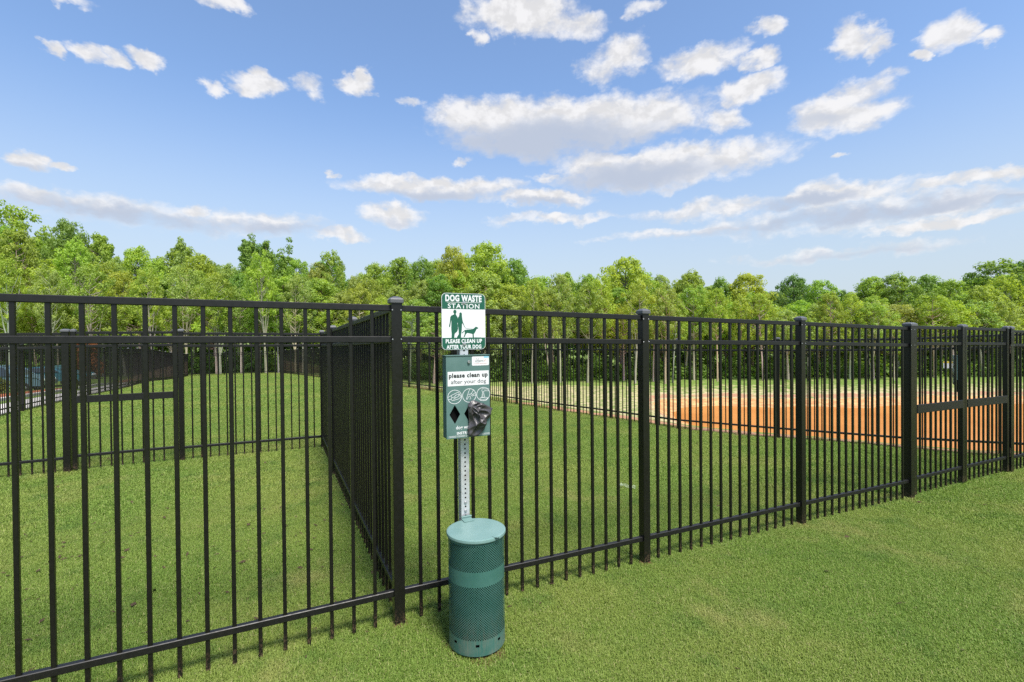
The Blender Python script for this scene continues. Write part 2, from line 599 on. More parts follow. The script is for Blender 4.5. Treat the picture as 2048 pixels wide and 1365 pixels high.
def empty(name, loc, label, cat, group=None, rz=0.0):
    o = bpy.data.objects.new(name, None)
    COL.objects.link(o)
    o.empty_display_size = 0.2
    o.location = loc
    o.rotation_euler = (0, 0, rz)
    return tag(o, label, cat, group)


def copy_tree(o, parent=None, leave=()):
    c = o.copy()
    COL.objects.link(c)
    c.parent = parent
    for ch in list(o.children):
        if ch.name.split('.')[0] not in leave:
            copy_tree(ch, c)
    return c


def quads_mesh(name, V, mat, tint=None, nper=4):
    """V: (N, nper, 3) array of separate polygons"""
    n = V.shape[0]
    me = bpy.data.meshes.new(name)
    me.vertices.add(n * nper)
    me.vertices.foreach_set('co', V.reshape(-1).astype(np.float32))
    me.loops.add(n * nper)
    me.loops.foreach_set('vertex_index', np.arange(n * nper, dtype=np.int32))
    me.polygons.add(n)
    me.polygons.foreach_set('loop_start', np.arange(0, n * nper, nper, dtype=np.int32))
    if tint is not None:
        a = me.attributes.new('tint', 'FLOAT', 'POINT')
        a.data.foreach_set('value', np.repeat(tint, nper).astype(np.float32))
    me.materials.append(mat)
    me.update(calc_edges=True)
    return me


_TEXTS = {}


def text_verts(s, height, weight=0.0, width=None, xs=1.0, spacing=1.0):
    """flat lettering: returns (verts in XZ centred on 0, tris)"""
    cu = bpy.data.curves.new("lettering", 'FONT')
    cu.body = s
    cu.size = 1.0
    cu.offset = weight
    cu.space_character = spacing
    cu.resolution_u = 3
    cu.align_x = 'CENTER'
    o = bpy.data.objects.new("lettering", cu)
    COL.objects.link(o)
    dg = bpy.context.evaluated_depsgraph_get()
    me = bpy.data.meshes.new_from_object(o.evaluated_get(dg))
    bpy.data.objects.remove(o)
    v = np.array([p.co[:] for p in me.vertices])
    fs = [tuple(p.vertices) for p in me.polygons]
    bpy.data.meshes.remove(me)
    k = height / 0.69                       # cap height of the built-in face
    v[:, 0] -= (v[:, 0].min() + v[:, 0].max()) / 2
    sx = k * xs if width is None else width / (v[:, 0].max() - v[:, 0].min())
    return v[:, 0] * sx, v[:, 1] * k, fs


def add_text(mb, s, cx, z, height, y, weight=0.0, width=None, spacing=1.0):
    x, zz, fs = text_verts(s, height, weight, width, 1.0, spacing)
    out = []
    for f in fs:
        a, b, c = f[0], f[1], f[2]
        sgn = (x[b] - x[a]) * (zz[c] - zz[a]) - (zz[b] - zz[a]) * (x[c] - x[a])
        out.append(f if sgn > 0 else tuple(reversed(f)))
    mb.add([(cx + x[i], y, z + zz[i]) for i in range(len(x))], out)


# ================================================================== terrain
U = np.array((0.9002, 0.4355))          # along the front fence
VV = np.array((-0.4355, 0.9002))        # straight back from it
ANG_U = math.atan2(U[1], U[0])
CORNER = np.array((-0.670, 2.765))
PEN_END = CORNER + VV * 5.49
WL = np.array((-0.611, 0.791))          # far fence, part that runs to the back left
WR = np.array((0.8275, -0.5615))        # far fence, part that runs to the near right
BEND = np.array((3.477, 10.02))
LEFT0 = np.array((-13.5, 13.2))
WLF = unit((-0.45, 0.893))
FAR_CORNER = BEND + WL * 1.83 * 20
LEFT_CORNER = LEFT0 + WLF * 29.3

KNOTS = [(-.67, 2.765, -1.662), (.977, 3.562, -1.70), (2.625, 4.359, -1.737), (4.272, 5.156, -1.783), (6.43, 6.2, -1.82), (8.1, 7.0, -1.85),
         (-2.32, 1.968, -1.645), (-3.06, 7.707, -1.765), (-1.467, 4.412, -1.70), (-4.76, 6.885, -1.743), (-5.9, 6.334, -1.743), (-7.6, 5.5, -1.75),
         (4.99, 8.99, -1.955), (6.5, 7.97, -1.93), (7.5, 7.4, -1.915), (3.477, 10.02, -1.965), (2.36, 11.47, -1.985), (.123, 14.36, -2.035), (-2.11, 17.26, -2.075),
         (-4.35, 20.15, -2.11), (-9.9, 27.4, -2.40), (-18.3, 38.2, -2.78), (-26.6, 39.3, -3.02),
         (-13.5, 13.2, -1.945), (-18.2, 22.6, -2.25), (-20.0, 26.5, -2.34), (-15.5, 17.0, -2.05),
         (0, 0, -1.625), (-5, 0, -1.64), (5, 0, -1.70), (0, -8, -1.60), (-12, 3, -1.72), (12, 3, -1.90), (0, 8, -1.80), (-9, 12, -1.88), (-12, 24, -2.28),
         (-20, 15, -1.97), (-24, 20, -2.3), (-31, 28, -3.1), (-38, 33, -3.2), (-32, 40, -3.2), (-30, 46, -3.3), (-18, 46, -3.2), (-45, 45, -3.5), (14, 6, -2.0)]
_kp = np.array([(a, b) for a, b, _ in KNOTS])
_kz = np.array([c for _, _, c in KNOTS])


def _phi(r2):
    return -np.sqrt(r2 + 9.0)


_A = _phi(((_kp[:, None, :] - _kp[None, :, :]) ** 2).sum(-1))
_P = np.hstack([np.ones((len(_kp), 1)), _kp])
_S = np.block([[_A, _P], [_P.T, np.zeros((3, 3))]])
_W = np.linalg.solve(_S, np.concatenate([_kz, np.zeros(3)]))


def sstep(a, b, x):
    t = np.clip((x - a) / (b - a), 0, 1)
    return t * t * (3 - 2 * t)


def beyond(x, y):
    """distance outward of the far fence (positive on the pond side)"""
    dL = (x - BEND[0]) * 0.791 + (y - BEND[1]) * 0.611
    dR = (x - BEND[0]) * 0.5615 + (y - BEND[1]) * 0.8275
    return np.minimum(dL, dR)


def left_out(x, y):
    n = np.array((-WLF[1], WLF[0]))
    return (x - LEFT0[0]) * n[0] + (y - LEFT0[1]) * n[1]


def ground_z(x, y):
    """terrain height in the world; works on arrays"""
    x, y = np.broadcast_arrays(np.asarray(x, float), np.asarray(y, float))
    shp = x.shape
    x, y = x.ravel(), y.ravel()
    cxx, cyy = np.clip(x, -50, 45), np.clip(y, -12, 50)
    r2 = (cxx[:, None] - _kp[None, :, 0]) ** 2 + (cyy[:, None] - _kp[None, :, 1]) ** 2
    z = _phi(r2) @ _W[:len(_kp)] + _W[-3] + _W[-2] * cxx + _W[-1] * cyy
    z = np.clip(z, -4.2, -1.4)
    d = beyond(x, y)
    wob = 0.10 * np.sin(x * 0.9 + 1.3) * np.sin(y * 0.7) + 0.06 * np.sin(x * 2.3 + y * 1.7)
    dry_side = -4.40 + 0.9 * sstep(-3, -22, x) + 0.15 * sstep(36, 46, y)
    yy = y + 0.45 * np.sin(x * 0.33) + 0.2 * np.sin(x * 1.1)
    wet_side = np.interp(yy, [30.5, 34.4, 36.2, 38.2, 44.0, 60.0], [-5.75, -5.2, -4.80, -4.62, -4.22, -4.1])
    kx = sstep(7.0, 13.0, x)
    zo = dry_side * (1 - kx) + wet_side * kx + wob * 0.5
    k = sstep(0.45, 8.5, d) * (1 - sstep(1.12, 1.55, x / np.maximum(y, 2.0)))      # the pond's right-hand shore
    z = z * (1 - k) + zo * k
    return (z + EYE).reshape(shp)


def gz(x, y):
    return float(ground_z(np.array([x]), np.array([y]))[0])


WATER_Z = -5.2 + EYE
xs = np.concatenate([-np.geomspace(900, 64, 14), np.arange(-60, 62, 0.6), np.geomspace(64, 900, 14)])
ys = np.concatenate([-np.geomspace(700, 14, 14), np.arange(-12, 66, 0.5), np.geomspace(68, 1500, 16)])
GX, GY = np.meshgrid(xs, ys)
GZ = ground_z(GX, GY)
nx, ny = len(xs), len(ys)
me = bpy.data.meshes.new("ground")
me.vertices.add(nx * ny)
me.vertices.foreach_set('co', np.stack([GX, GY, GZ], -1).reshape(-1).astype(np.float32))
ii = (np.arange(ny - 1)[:, None] * nx + np.arange(nx - 1)[None, :]).reshape(-1)
quad = np.stack([ii, ii + 1, ii + nx + 1, ii + nx], -1).astype(np.int32)
me.loops.add(quad.size)
me.loops.foreach_set('vertex_index', quad.reshape(-1))
me.polygons.add(len(quad))
me.polygons.foreach_set('loop_start', np.arange(0, quad.size, 4, dtype=np.int32))
me.polygons.foreach_set('use_smooth', np.ones(len(quad), bool))
dd, dl = beyond(GX, GY), left_out(GX, GY)
hz = GZ - EYE
clay = np.where(dd > 1.5, sstep(-4.72, -4.90, hz), 0.0)
dry = np.where(dd > 1.0, 0.50 + 0.28 * sstep(-4.46, -4.74, hz) + 0.14 * sstep(13, 4, GX), 0.0) * sstep(0.8, 3.0, dd)
dry = np.where((dd > 1) & (GY > 41.5), dry * 0.6, dry)
mulch = sstep(-0.25, 0.1, dd) * sstep(1.0, 0.6, dd)
mulch = np.maximum(mulch, np.where(dd > 1.5, sstep(-4.62, -4.70, hz) * sstep(-4.84, -4.76, hz), 0) * 0.75)
mulch = np.maximum(mulch, np.exp(-(((GX - 2.75) / 1.0) ** 2 + ((GY - 12.0) / .7) ** 2)) * (dd > 0) * .9)
bedding = sstep(2.3, 2.6, dl) * sstep(4.3, 3.9, dl) * (GY > 8) * (GY < 40)
for nm, arr in (('clay', clay), ('dry', dry), ('mulch', mulch), ('bedding', bedding)):
    at = me.attributes.new(nm, 'FLOAT', 'POINT')
    at.data.foreach_set('value', arr.reshape(-1).astype(np.float32))
me.materials.append(M_GROUND)
me.update(calc_edges=True)
tag(put("ground", me), "rolling mown lawn falling away to a clay bank", kind='structure')

# pond surface, its edge is where the bank rises through it
pw = MB()
pn = 14
for i in range(pn):
    for j in range(pn):
        x0, x1 = 4 + 110 * i / pn, 4 + 110 * (i + 1) / pn
        y0, y1 = 9 + 40 * j / pn, 9 + 40 * (j + 1) / pn
        if float(beyond(np.array(x0), np.array(y0))) < 4.0:
            continue
        pw.add([(x0, y0, WATER_Z), (x1, y0, WATER_Z), (x1, y1, WATER_Z), (x0, y1, WATER_Z)], [(0, 1, 2, 3)])
tag(pw.build("pond_water", M_WATER), "orange muddy pond water beyond the far fence", kind='structure')

# concrete walk and kerb outside the left fence
nl = np.array((-WLF[1], WLF[0]))


def strip(name, d0, d1, s0, s1, lift, label):
    mb = MB()
    n = 60
    rows = []
    for k in range(n + 1):
        s = s0 + (s1 - s0) * k / n
        a, b = LEFT0 + WLF * s + nl * d0, LEFT0 + WLF * s + nl * d1
        za, zb = gz(*a) + lift, gz(*b) + lift
        rows.append([(*a, za - 0.15), (*a, za), (*b, zb), (*b, zb - 0.15)])
    vs = [p for r in rows for p in r]
    fs = []
    for k in range(n):
        for i in range(3):
            fs.append((k * 4 + i, (k + 1) * 4 + i, (k + 1) * 4 + i + 1, k * 4 + i + 1))
    mb.add(vs, fs)
    return tag(mb.build(name, M_CONC), label, kind='structure')


strip("path", 0.18, 1.35, -8, 26, 0.035, "pale concrete walk outside the left fence")
strip("kerb", 1.95, 2.15, 0.5, 26, 0.10, "concrete kerb of the mulch bed")

# ================================================================== fences
FENCE_H, CLEAR = 1.83, 0.02
POST_W, RAIL_H, RAIL_D, PICK = 0.0610, 0.035, 0.030, 0.0188
SEC8 = lambda w, h, b: [(-w / 2 + b, -h / 2), (w / 2 - b, -h / 2), (w / 2, -h / 2 + b), (w / 2, h / 2 - b), (w / 2 - b, h / 2), (-w / 2 + b, h / 2), (-w / 2, h / 2 - b), (-w / 2, -h / 2 + b)]


def picket_mesh(h):
    mb = MB()
    mb.prism(SEC8(PICK, PICK, 0.002), (0, 0, 0), (0, 0, h), (1, 0, 0), (0, 1, 0))
    return mb.mesh("picket", M_FENCE)


def post_mesh(w, h):
    mb = MB()
    mb.prism(SEC8(w, w, 0.003), (0, 0, -0.15), (0, 0, h), (1, 0, 0), (0, 1, 0))
    return mb.mesh("post", M_FENCE)


def cap_mesh(w):
    mb = MB()
    o, i = w / 2 + 0.0085, w / 2 - 0.006
    rings = [(o - 0.001, 0.0), (o, 0.003), (o, 0.021), (o - 0.002, 0.024), (i, 0.034), (i * 0.5, 0.0385)]
    vs, fs = [], []
    for r, z in rings:
        for a, b in SEC8(2 * r, 2 * r, 0.004):
            vs.append((a, b, z))
    for k in range(len(rings) - 1):
        fs += [(k * 8 + j, k * 8 + (j + 1) % 8, (k + 1) * 8 + (j + 1) % 8, (k + 1) * 8 + j) for j in range(8)]
    fs += [tuple(reversed(range(8))), tuple(range(40, 48))]
    mb.add(vs, fs)
    return mb.mesh("cap", M_CAP)


def screw_mesh():
    mb = MB()
    mb.lathe([(0.0042, 0.0), (0.0042, 0.0015), (0.0025, 0.003)], 8)
    me_ = mb.mesh("screw", M_SCREW)
    me_.transform(Matrix.Rotation(math.pi / 2, 4, 'X'))      # head faces local -Y
    return me_


PICKET = picket_mesh(FENCE_H - 0.022)
POSTS = {w: (post_mesh(w, FENCE_H + 0.035), cap_mesh(w)) for w in (0.0610, 0.0762)}
SCREW = screw_mesh()


def rail_mesh(name, p0, p1, h=RAIL_H, dpt=RAIL_D):
    """rail between two 3D points, upright section"""
    mb = MB()
    d = np.asarray(p1, float) - np.asarray(p0, float)
    side = unit((-d[1], d[0], 0))
    up = np.array((0, 0, 1.0))
    mb.prism(SEC8(dpt, h, 0.003), p0, p1, side, up)
    return mb.mesh(name, M_RAIL)


RAILS = (FENCE_H - RAIL_H / 2, FENCE_H - 0.197, FENCE_H - 1.66)


def add_post(root, base, p, rz, w=0.0610, screws=False):
    g = gz(*p)
    loc = (p[0] - base[0], p[1] - base[1], g - base[2])
    o = put("post", POSTS[w][0], root, loc, rz)
    put("cap", POSTS[w][1], o, (0, 0, FENCE_H + 0.031))
    if screws:
        for zz in (RAILS[0] + CLEAR - 0.012, RAILS[1] + CLEAR):
            for sx in (-1, 1):
                put("screw", SCREW, o, (sx * (w / 2 - 0.006), -w / 2, zz))
    return o


def add_panel(root, base, a, b, inset_a, inset_b, n=15, stuff=None):
    """rails and pickets between two post centres; far panels push their pickets into one stuff mesh"""
    a, b = np.asarray(a, float), np.asarray(b, float)
    d = unit(b - a)
    rz = math.atan2(d[1], d[0])
    ga, gb = gz(*a) + CLEAR, gz(*b) + CLEAR
    L = np.linalg.norm(b - a)
    for hz_ in RAILS:
        p, q = a + d * inset_a, b - d * inset_b
        za, zb = ga + (gb - ga) * inset_a / L + hz_, gb - (gb - ga) * inset_b / L + hz_
        me_ = rail_mesh("rail", (p[0] - base[0], p[1] - base[1], za - base[2]), (q[0] - base[0], q[1] - base[1], zb - base[2]))
        put("rail", me_, root)
    for k in range(n):
        t = 0.5 + (k - (n - 1) / 2) * (1.0 / (n + 1)) * 0.98
        c = a + (b - a) * t
        z = ga + (gb - ga) * t
        loc = (c[0] - base[0], c[1] - base[1], z - base[2])
        if stuff is None:
            put("picket", PICKET, root, loc, rz)
        else:
            stuff.box((loc[0], loc[1], loc[2] + FENCE_H / 2 - 0.01), (PICK, PICK, FENCE_H - 0.02), 0.0, rz)


def fence(label, posts, skip=(), first_post=True, last_post=True, near=999, widths=None, screws=False, group=None):
    """posts: list of (x, y); skip: spans left open for gates; panels past `near` are joined"""
    base = (posts[0][0], posts[0][1], gz(*posts[0]))
    root = empty("metal_fence", base, label, "fence", group)
    stuff = MB()
    widths = widths or {}
    for i, p in enumerate(posts):
        j = min(i, len(posts) - 2)
        d = np.asarray(posts[j + 1]) - np.asarray(posts[j])
        if (i == 0 and not first_post) or (i == len(posts) - 1 and not last_post):
            continue
        add_post(root, base, p, math.atan2(d[1], d[0]), widths.get(i, 0.0610), screws)
    for i in range(len(posts) - 1):
        if i in skip:
            continue
        L = np.linalg.norm(np.asarray(posts[i + 1]) - np.asarray(posts[i]))
        add_panel(root, base, posts[i], posts[i + 1], widths.get(i, 0.0610) / 2, widths.get(i + 1, 0.0610) / 2,
                  max(3, round(L / 0.1144) - 1), stuff if i >= near else None)
    if stuff.f:
        o = stuff.build("distant_picket", M_FENCE, root)
        o['kind'] = 'stuff'
    return root


front_s = [-3.764, -1.882, 0.0, 1.83, 3.66, 5.49, 7.886, 9.716]
front_posts = [tuple(CORNER + U * s) for s in front_s]
fence("long black picket fence across the foreground, passing behind the dog waste sign", front_posts, skip=(5,),
      widths={5: 0.0762, 6: 0.0762}, screws=True)
side_posts = [tuple(CORNER + VV * s) for s in (0, 1.83, 3.66, 5.49)]
fence("black fence running straight back from the corner post left of the green sign", side_posts, first_post=False)
pen_posts = [tuple(PEN_END - U * s) for s in (0, 1.888, 3.154, 4.984)]
fence("black fence closing the back of the left pen, on both sides of its walk gate", pen_posts, skip=(1,), first_post=False, widths={2: 0.0762})
far_posts = [tuple(BEND + WR * 1.83 * k) for k in (5, 4, 3, 2, 1)] + [tuple(BEND + WL * 1.83 * k) for k in range(0, 21)]
fence("long dark fence along the pond side, behind the right-hand pen", far_posts, near=14)
nb = 5
back_posts = [tuple(FAR_CORNER + (LEFT_CORNER - FAR_CORNER) * k / nb) for k in range(nb + 1)]
fence("distant black fence at the foot of the woods, behind the left lawn", back_posts, first_post=False, near=0)
left_posts = [tuple(LEFT0 + WLF * 1.83 * k) for k in range(-2, 16)] + [tuple(LEFT_CORNER)]
fence("black fence beside the concrete walk, seen through the left walk gate", left_posts, last_post=False, near=7)


# ------------------------------------------------------------------ gates
def gate(label, group, a, b, stile_w, handle_at_b, out_sign):
    """gate leaf between points a and b; the flat bar sits on the side given by out_sign"""
    a, b = np.asarray(a, float), np.asarray(b, float)
    ga, gb = gz(*a) + CLEAR + 0.015, gz(*b) + CLEAR + 0.015
    base = (a[0], a[1], ga)
    root = empty("metal_gate", base, label, "gate", group)
    d = unit(b - a)
    rz = math.atan2(d[1], d[0])
    L = np.linalg.norm(b - a)
    stile = MB()
    stile.prism(SEC8(stile_w, stile_w, 0.003), (0, 0, 0.0), (0, 0, FENCE_H), (1, 0, 0), (0, 1, 0))
    sm = stile.mesh("stile", M_FENCE)
    cm = cap_mesh(stile_w - 0.006)
    for t, g in ((0.0, ga), (1.0, gb)):
        c = (a + (b - a) * t) - a
        s = put("stile", sm, root, (c[0], c[1], g - ga), rz)
        put("cap", cm, s, (0, 0, FENCE_H - 0.004))
    for hh in RAILS:
        p, q = d * stile_w / 2, d * (L - stile_w / 2)
        put("rail", rail_mesh("rail", (p[0], p[1], hh), (q[0], q[1], hh + gb - ga)), root)
    nrm = np.array((d[1], -d[0])) * out_sign
    p, q = d * stile_w * 0.5 + nrm * 0.022, d * (L - stile_w * 0.5) + nrm * 0.022
    put("flat_bar", rail_mesh("flat_bar", (p[0], p[1], 0.925), (q[0], q[1], 0.925 + gb - ga), 0.095, 0.014), root)
    n = max(3, round((L - stile_w) / 0.1144) - 1)
    for k in range(n):
        t = (k + 1) / (n + 1)
        c = d * (stile_w / 2 + (L - stile_w) * t)
        put("picket", PICKET, root, (c[0], c[1], (gb - ga) * t), rz)
    hp = 0.0 if handle_at_b else L
    for zz in (0.22, 1.55):
        h = MB()
        h.box((0, 0, 0), (0.055, 0.035, 0.085), 0.006)
        h.lathe([(0.009, -0.055), (0.009, 0.055)], 8, (0, -0.024 * out_sign, 0))
        c = d * (hp + (-1 if handle_at_b else 1) * (stile_w / 2 + 0.012)) + nrm * 0.004
        put("hinge", h.mesh("hinge", M_FENCE), root, (c[0], c[1], zz), rz)
    lt = MB()
    lt.box((0, 0, 0), (0.05, 0.03, 0.14), 0.005)
    lt.box((0, -0.022, 0.03), (0.02, 0.02, 0.03), 0.003)
    c = d * ((L - 0.0) if handle_at_b else 0.0) - nrm * (stile_w / 2 + 0.014)
    put("latch", lt.mesh("latch", M_FENCE), root, (c[0], c[1], 1.12), rz + (math.pi if out_sign > 0 else 0))
    return root


gate("left leaf of the black double gate at the right, wider flat bar nearer the camera", "leaves of the double gate",
     CORNER + U * 5.575, CORNER + U * 6.635, 0.0508, True, 1)
gate("right leaf of the black double gate, hung on the farthest thick gate post", "leaves of the double gate",
     CORNER + U * 6.695, CORNER + U * 7.80, 0.0508, False, 1)
gate("single black walk gate with a flat middle bar at the back of the left pen", None,
     PEN_END - U * 1.96, PEN_END - U * 3.075, 0.0508, True, -1)


# ================================================================== dog waste station
def rounded(w, h, r, cx=0.0, cz=0.0, n=5):
    pts = []
    for qx, qz, a0 in ((w / 2 - r, -h / 2 + r, -90), (w / 2 - r, h / 2 - r, 0), (-w / 2 + r, h / 2 - r, 90), (-w / 2 + r, -h / 2 + r, 180)):
        for k in range(n + 1):
            t = math.radians(a0 + 90 * k / n)
            pts.append((cx + qx + r * math.cos(t), cz + qz + r * math.sin(t)))
    return pts


def half_rounded(w, z0, z1, r, top, n=5):
    """rectangle z0..z1 whose top (or bottom) two corners are rounded"""
    p = rounded(w, z1 - z0, r, 0, (z0 + z1) / 2, n)
    m = n + 1
    if top:
        return [(-w / 2, z0), (w / 2, z0)] + p[m:3 * m]
    return p[:m] + [(w / 2, z1), (-w / 2, z1)] + p[3 * m:]


def letters(mb, mat, parent):
    """every connected piece of a line of writing becomes an object of its own"""
    par = list(range(len(mb.v)))
    def find(i):
        while par[i] != i:
            par[i] = par[par[i]]
            i = par[i]
        return i
    for f in mb.f:
        for i in f[1:]:
            par[find(i)] = find(f[0])
    groups = {}
    for f in mb.f:
        groups.setdefault(find(f[0]), []).append(f)
    merged = []
    for fs in groups.values():
        idx = sorted({i for f in fs for i in f})
        m = {k: j for j, k in enumerate(idx)}
        p = MB()
        p.add([mb.v[k] for k in idx], [tuple(m[i] for i in f) for f in fs])
        wide = max(q[0] for q in p.v) - min(q[0] for q in p.v)
        p.build("rule_line" if wide > 0.1 else "letter", mat, parent)


ST = np.array((-0.284, 2.744))
ST_BASE = (ST[0], ST[1], gz(*ST))
station = empty("dog_waste_station", ST_BASE,
                "green dog waste station with sign, bag dispenser and perforated bin on a galvanised post", "dog waste station", rz=ANG_U)

# --- perforated square post
HALF = 0.0254


def perforated_post(h0, h1):
    mb = MB()
    pitch, r = 0.0254, 0.0056
    n = int((h1 - h0) / pitch)
    oct_ = [(r * math.cos(math.radians(22.5 + 45 * k)), r * math.sin(math.radians(22.5 + 45 * k))) for k in range(8)]
    for face in range(4):
        ca, sa = math.cos(face * math.pi / 2), math.sin(face * math.pi / 2)
        f = lambda a, z: (a * ca + HALF * sa, a * sa - HALF * ca, z)
        for k in range(n):
            z0 = h0 + k * pitch
            zc = z0 + pitch / 2
            b = HALF - 0.0025
            sq = [(b, z0), (b, z0 + pitch), (-b, z0 + pitch), (-b, z0)]
            vs = [f(*p) for p in sq] + [f(a, zc + c) for a, c in oct_]
            fs = [(0, 1, 4, 11), (1, 5, 4), (1, 2, 6, 5), (2, 7, 6), (2, 3, 8, 7), (3, 9, 8), (3, 0, 10, 9), (0, 11, 10)]
            mb.add(vs, fs)
            # rim of each hole, 2 mm deep
            g = lambda a, z: (a * ca + (HALF - 0.0022) * sa, a * sa - (HALF - 0.0022) * ca, z)
            rim = [f(a, zc + c) for a, c in oct_] + [g(a, zc + c) for a, c in oct_]
            mb.add(rim, [(i, (i + 1) % 8, 8 + (i + 1) % 8, 8 + i) for i in range(8)])
            # rounded arris
            mb.add([f(b, z0), f(b, z0 + pitch), (f(HALF, 0)[0] - 0.0, f(HALF, 0)[1], z0), (f(HALF, 0)[0], f(HALF, 0)[1], z0 + pitch)][:0], [])
        c0, c1 = f(HALF - 0.0025, 0), None
        ca2, sa2 = math.cos((face + 1) * math.pi / 2), math.sin((face + 1) * math.pi / 2)
        f2 = lambda a, z: (a * ca2 + HALF * sa2, a * sa2 - HALF * ca2, z)
        zt = h0 + n * pitch
        mb.add([f(HALF - 0.0025, h0), f2(-HALF + 0.0025, h0), f2(-HALF + 0.0025, zt), f(HALF - 0.0025, zt)], [(0, 1, 2, 3)])
    return mb


post = perforated_post(-0.1, 1.92).build("post", M_GALV, station)
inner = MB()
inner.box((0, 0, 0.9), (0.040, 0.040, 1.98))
inner.build("shade_core", M_BLACK, post)  # black core added to stand for the shade inside the open tube
for zz in (0.677, 0.724):
    b = MB()
    b.lathe([(0.0085, 0), (0.0085, 0.003), (0.006, 0.0065), (0.0, 0.0072)], 12)
    bm_ = b.mesh("bolt", M_SCREW)
    bm_.transform(Matrix.Rotation(math.pi / 2, 4, 'X'))
    put("bolt", bm_, post, (0, -HALF, zz))

# --- sign
SW, SH, SZ = 0.262, 0.318, 1.754
YS = -HALF - 0.001
sign_mb = MB()
sign_mb.plate(rounded(SW, SH, 0.026), YS, YS - 0.0022)
sign = sign_mb.build("sign", M_SIGN_W, station, (0, 0, SZ))
PXM_X, PXM_Z = SW / 920.0, SH / 1160.0


def sp(x, y):
    """from the coordinates I read on the enlarged sign to metres on the sign"""
    return ((x - 705) * PXM_X, (730 - y) * PXM_Z)


YP = YS - 0.0026
g_mb = MB()
g_mb.plate(half_rounded(SW - 0.004, sp(0, 475)[1], SH / 2 - 0.002, 0.0245, True), YS - 0.002, YP)
g_mb.plate(half_rounded(SW - 0.004, -SH / 2 + 0.002, sp(0, 1066)[1], 0.0245, False), YS - 0.002, YP)
g_mb.build("green_panel", M_SIGN_G, sign)
pic = MB()
man = [(498, 560), (500, 585), (445, 608), (422, 640), (408, 760), (394, 815), (396, 845), (414, 845), (420, 815), (432, 740), (442, 700), (438, 880), (446, 980), (443, 1066),
       (500, 1066), (505, 1000), (515, 975), (562, 935), (580, 880), (575, 830), (566, 770), (578, 740), (588, 700), (570, 640), (548, 606), (536, 585), (536, 560)]
woman = [(612, 580), (600, 625), (582, 650), (576, 740), (572, 800), (588, 880), (594, 990), (560, 1045), (560, 1066), (640, 1066), (642, 1000), (658, 900), (664, 780), (672, 765),
         (698, 810), (706, 838), (716, 830), (708, 800), (684, 745), (672, 690), (664, 620), (662, 580)]
dog = [(655, 965), (668, 975), (695, 950), (712, 925), (722, 960), (712, 1010), (693, 1052), (718, 1052), (742, 992), (772, 966), (830, 976), (884, 990), (886, 1066), (912, 1066),
       (912, 990), (938, 958), (960, 912), (976, 884), (1004, 880), (1012, 858), (985, 850), (972, 838), (945, 842), (922, 868), (880, 892), (775, 897), (722, 905), (690, 932)]
for poly in (man, woman, dog):
    pic.plate([sp(*p) for p in poly], YS - 0.002, YP)
for (cx, cz, rx, rz_) in ((517, 530, 34, 40), (636, 578, 28, 36)):
    pic.plate([sp(cx + rx * math.cos(t * math.pi / 8), cz - rz_ * math.sin(t * math.pi / 8)) for t in range(16)], YS - 0.002, YP - 0.0001)
pic.stroke([sp(*p) for p in ((712, 834), (735, 862), (765, 878), (830, 880), (895, 885))], 0.0017, YS - 0.002, YP)
for k in range(34):
    x = 262 + k * 26
    if 800 < x < 1060 or 520 < x < 700:
        pic.plate([sp(x, 1068), sp(x + 8, 1052 - random.random() * 6), sp(x + 15, 1068)], YS - 0.002, YP - 0.0002)
pic.build("walker_picture", M_SIGN_G, sign)
tx = MB()
YT = YP - 0.0003
add_text(tx, "DOG WASTE", 0.0, sp(0, 312)[1], 0.0335, YT, 0.045, 0.218, 1.10)
a_, b_ = sp(355, 338), sp(1065, 333)
tx.add([(a_[0], YT, b_[1] - .0022), (b_[0], YT, b_[1] - .0022), (b_[0], YT, b_[1]), (a_[0], YT, b_[1])], [(0, 1, 2, 3)])
add_text(tx, "STATION", 0.0, sp(0, 458)[1], 0.0255, YT, 0.018, 0.190, 1.15)
add_text(tx, "PLEASE CLEAN UP", 0.0, sp(0, 1172)[1], 0.0205, YT, 0.040, 0.218, 1.10)
add_text(tx, "AFTER YOUR DOG", 0.0, sp(0, 1290)[1], 0.0205, YT, 0.040, 0.209, 1.10)
letters(tx, M_SIGN_W, sign)
for zz in (sp(0, 345)[1], sp(0, 1195)[1]):
    b = MB()
    b.lathe([(0.0105, 0), (0.0105, 0.002), (0.0065, 0.0025), (0.0065, 0.006), (0.0, 0.0065)], 6)
    bm_ = b.mesh("bolt", M_SCREW)
    bm_.transform(Matrix.Rotation(math.pi / 2, 4, 'X'))
    put("bolt", bm_, sign, (0, YT, zz))

# --- bag dispenser: folded steel box with three diamond holes
BW, BH, BD, BZ = 0.257, 0.455, 0.062, 1.335
YB0, YB1 = -HALF - 0.002, -HALF - 0.002 - BD
S6 = 600.0                                   # enlarged-photo pixels across the face
def bp(x, y):
    """pixels on the enlarged dispenser face (0..600, 0..1130) to metres"""
    return ((x - 300) / 600.0 * BW, BH / 2 - y / 1130.0 * BH)


diam = []
for cx in (112, 312, 508):
    d = []
    for (ax, ay) in ((0, -125), (70, 0), (0, 125), (-70, 0)):
        for k in (-1, 0, 1):
            t = math.atan2(ay, ax) + k * 0.16
            ex, ey = (9, 13)
            base_x, base_y = ax * 0.90, ay * 0.92
            d.append(bp(cx + base_x + ex * math.cos(t), 800 + base_y + ey * math.sin(t)))
    diam.append(d)
bx = MB()
bx.plate(rounded(BW, BH, 0.004), YB1 + 0.0015, YB1, diam)
shell = rounded(BW - 0.001, BH - 0.001, 0.004)
n = len(shell)
bx.add([(a, YB1 + 0.0012, b) for a, b in shell] + [(a, YB0, b) for a, b in shell],
       [(i, n + i, n + (i + 1) % n, (i + 1) % n) for i in range(n)] + [tuple(range(n, 2 * n))])
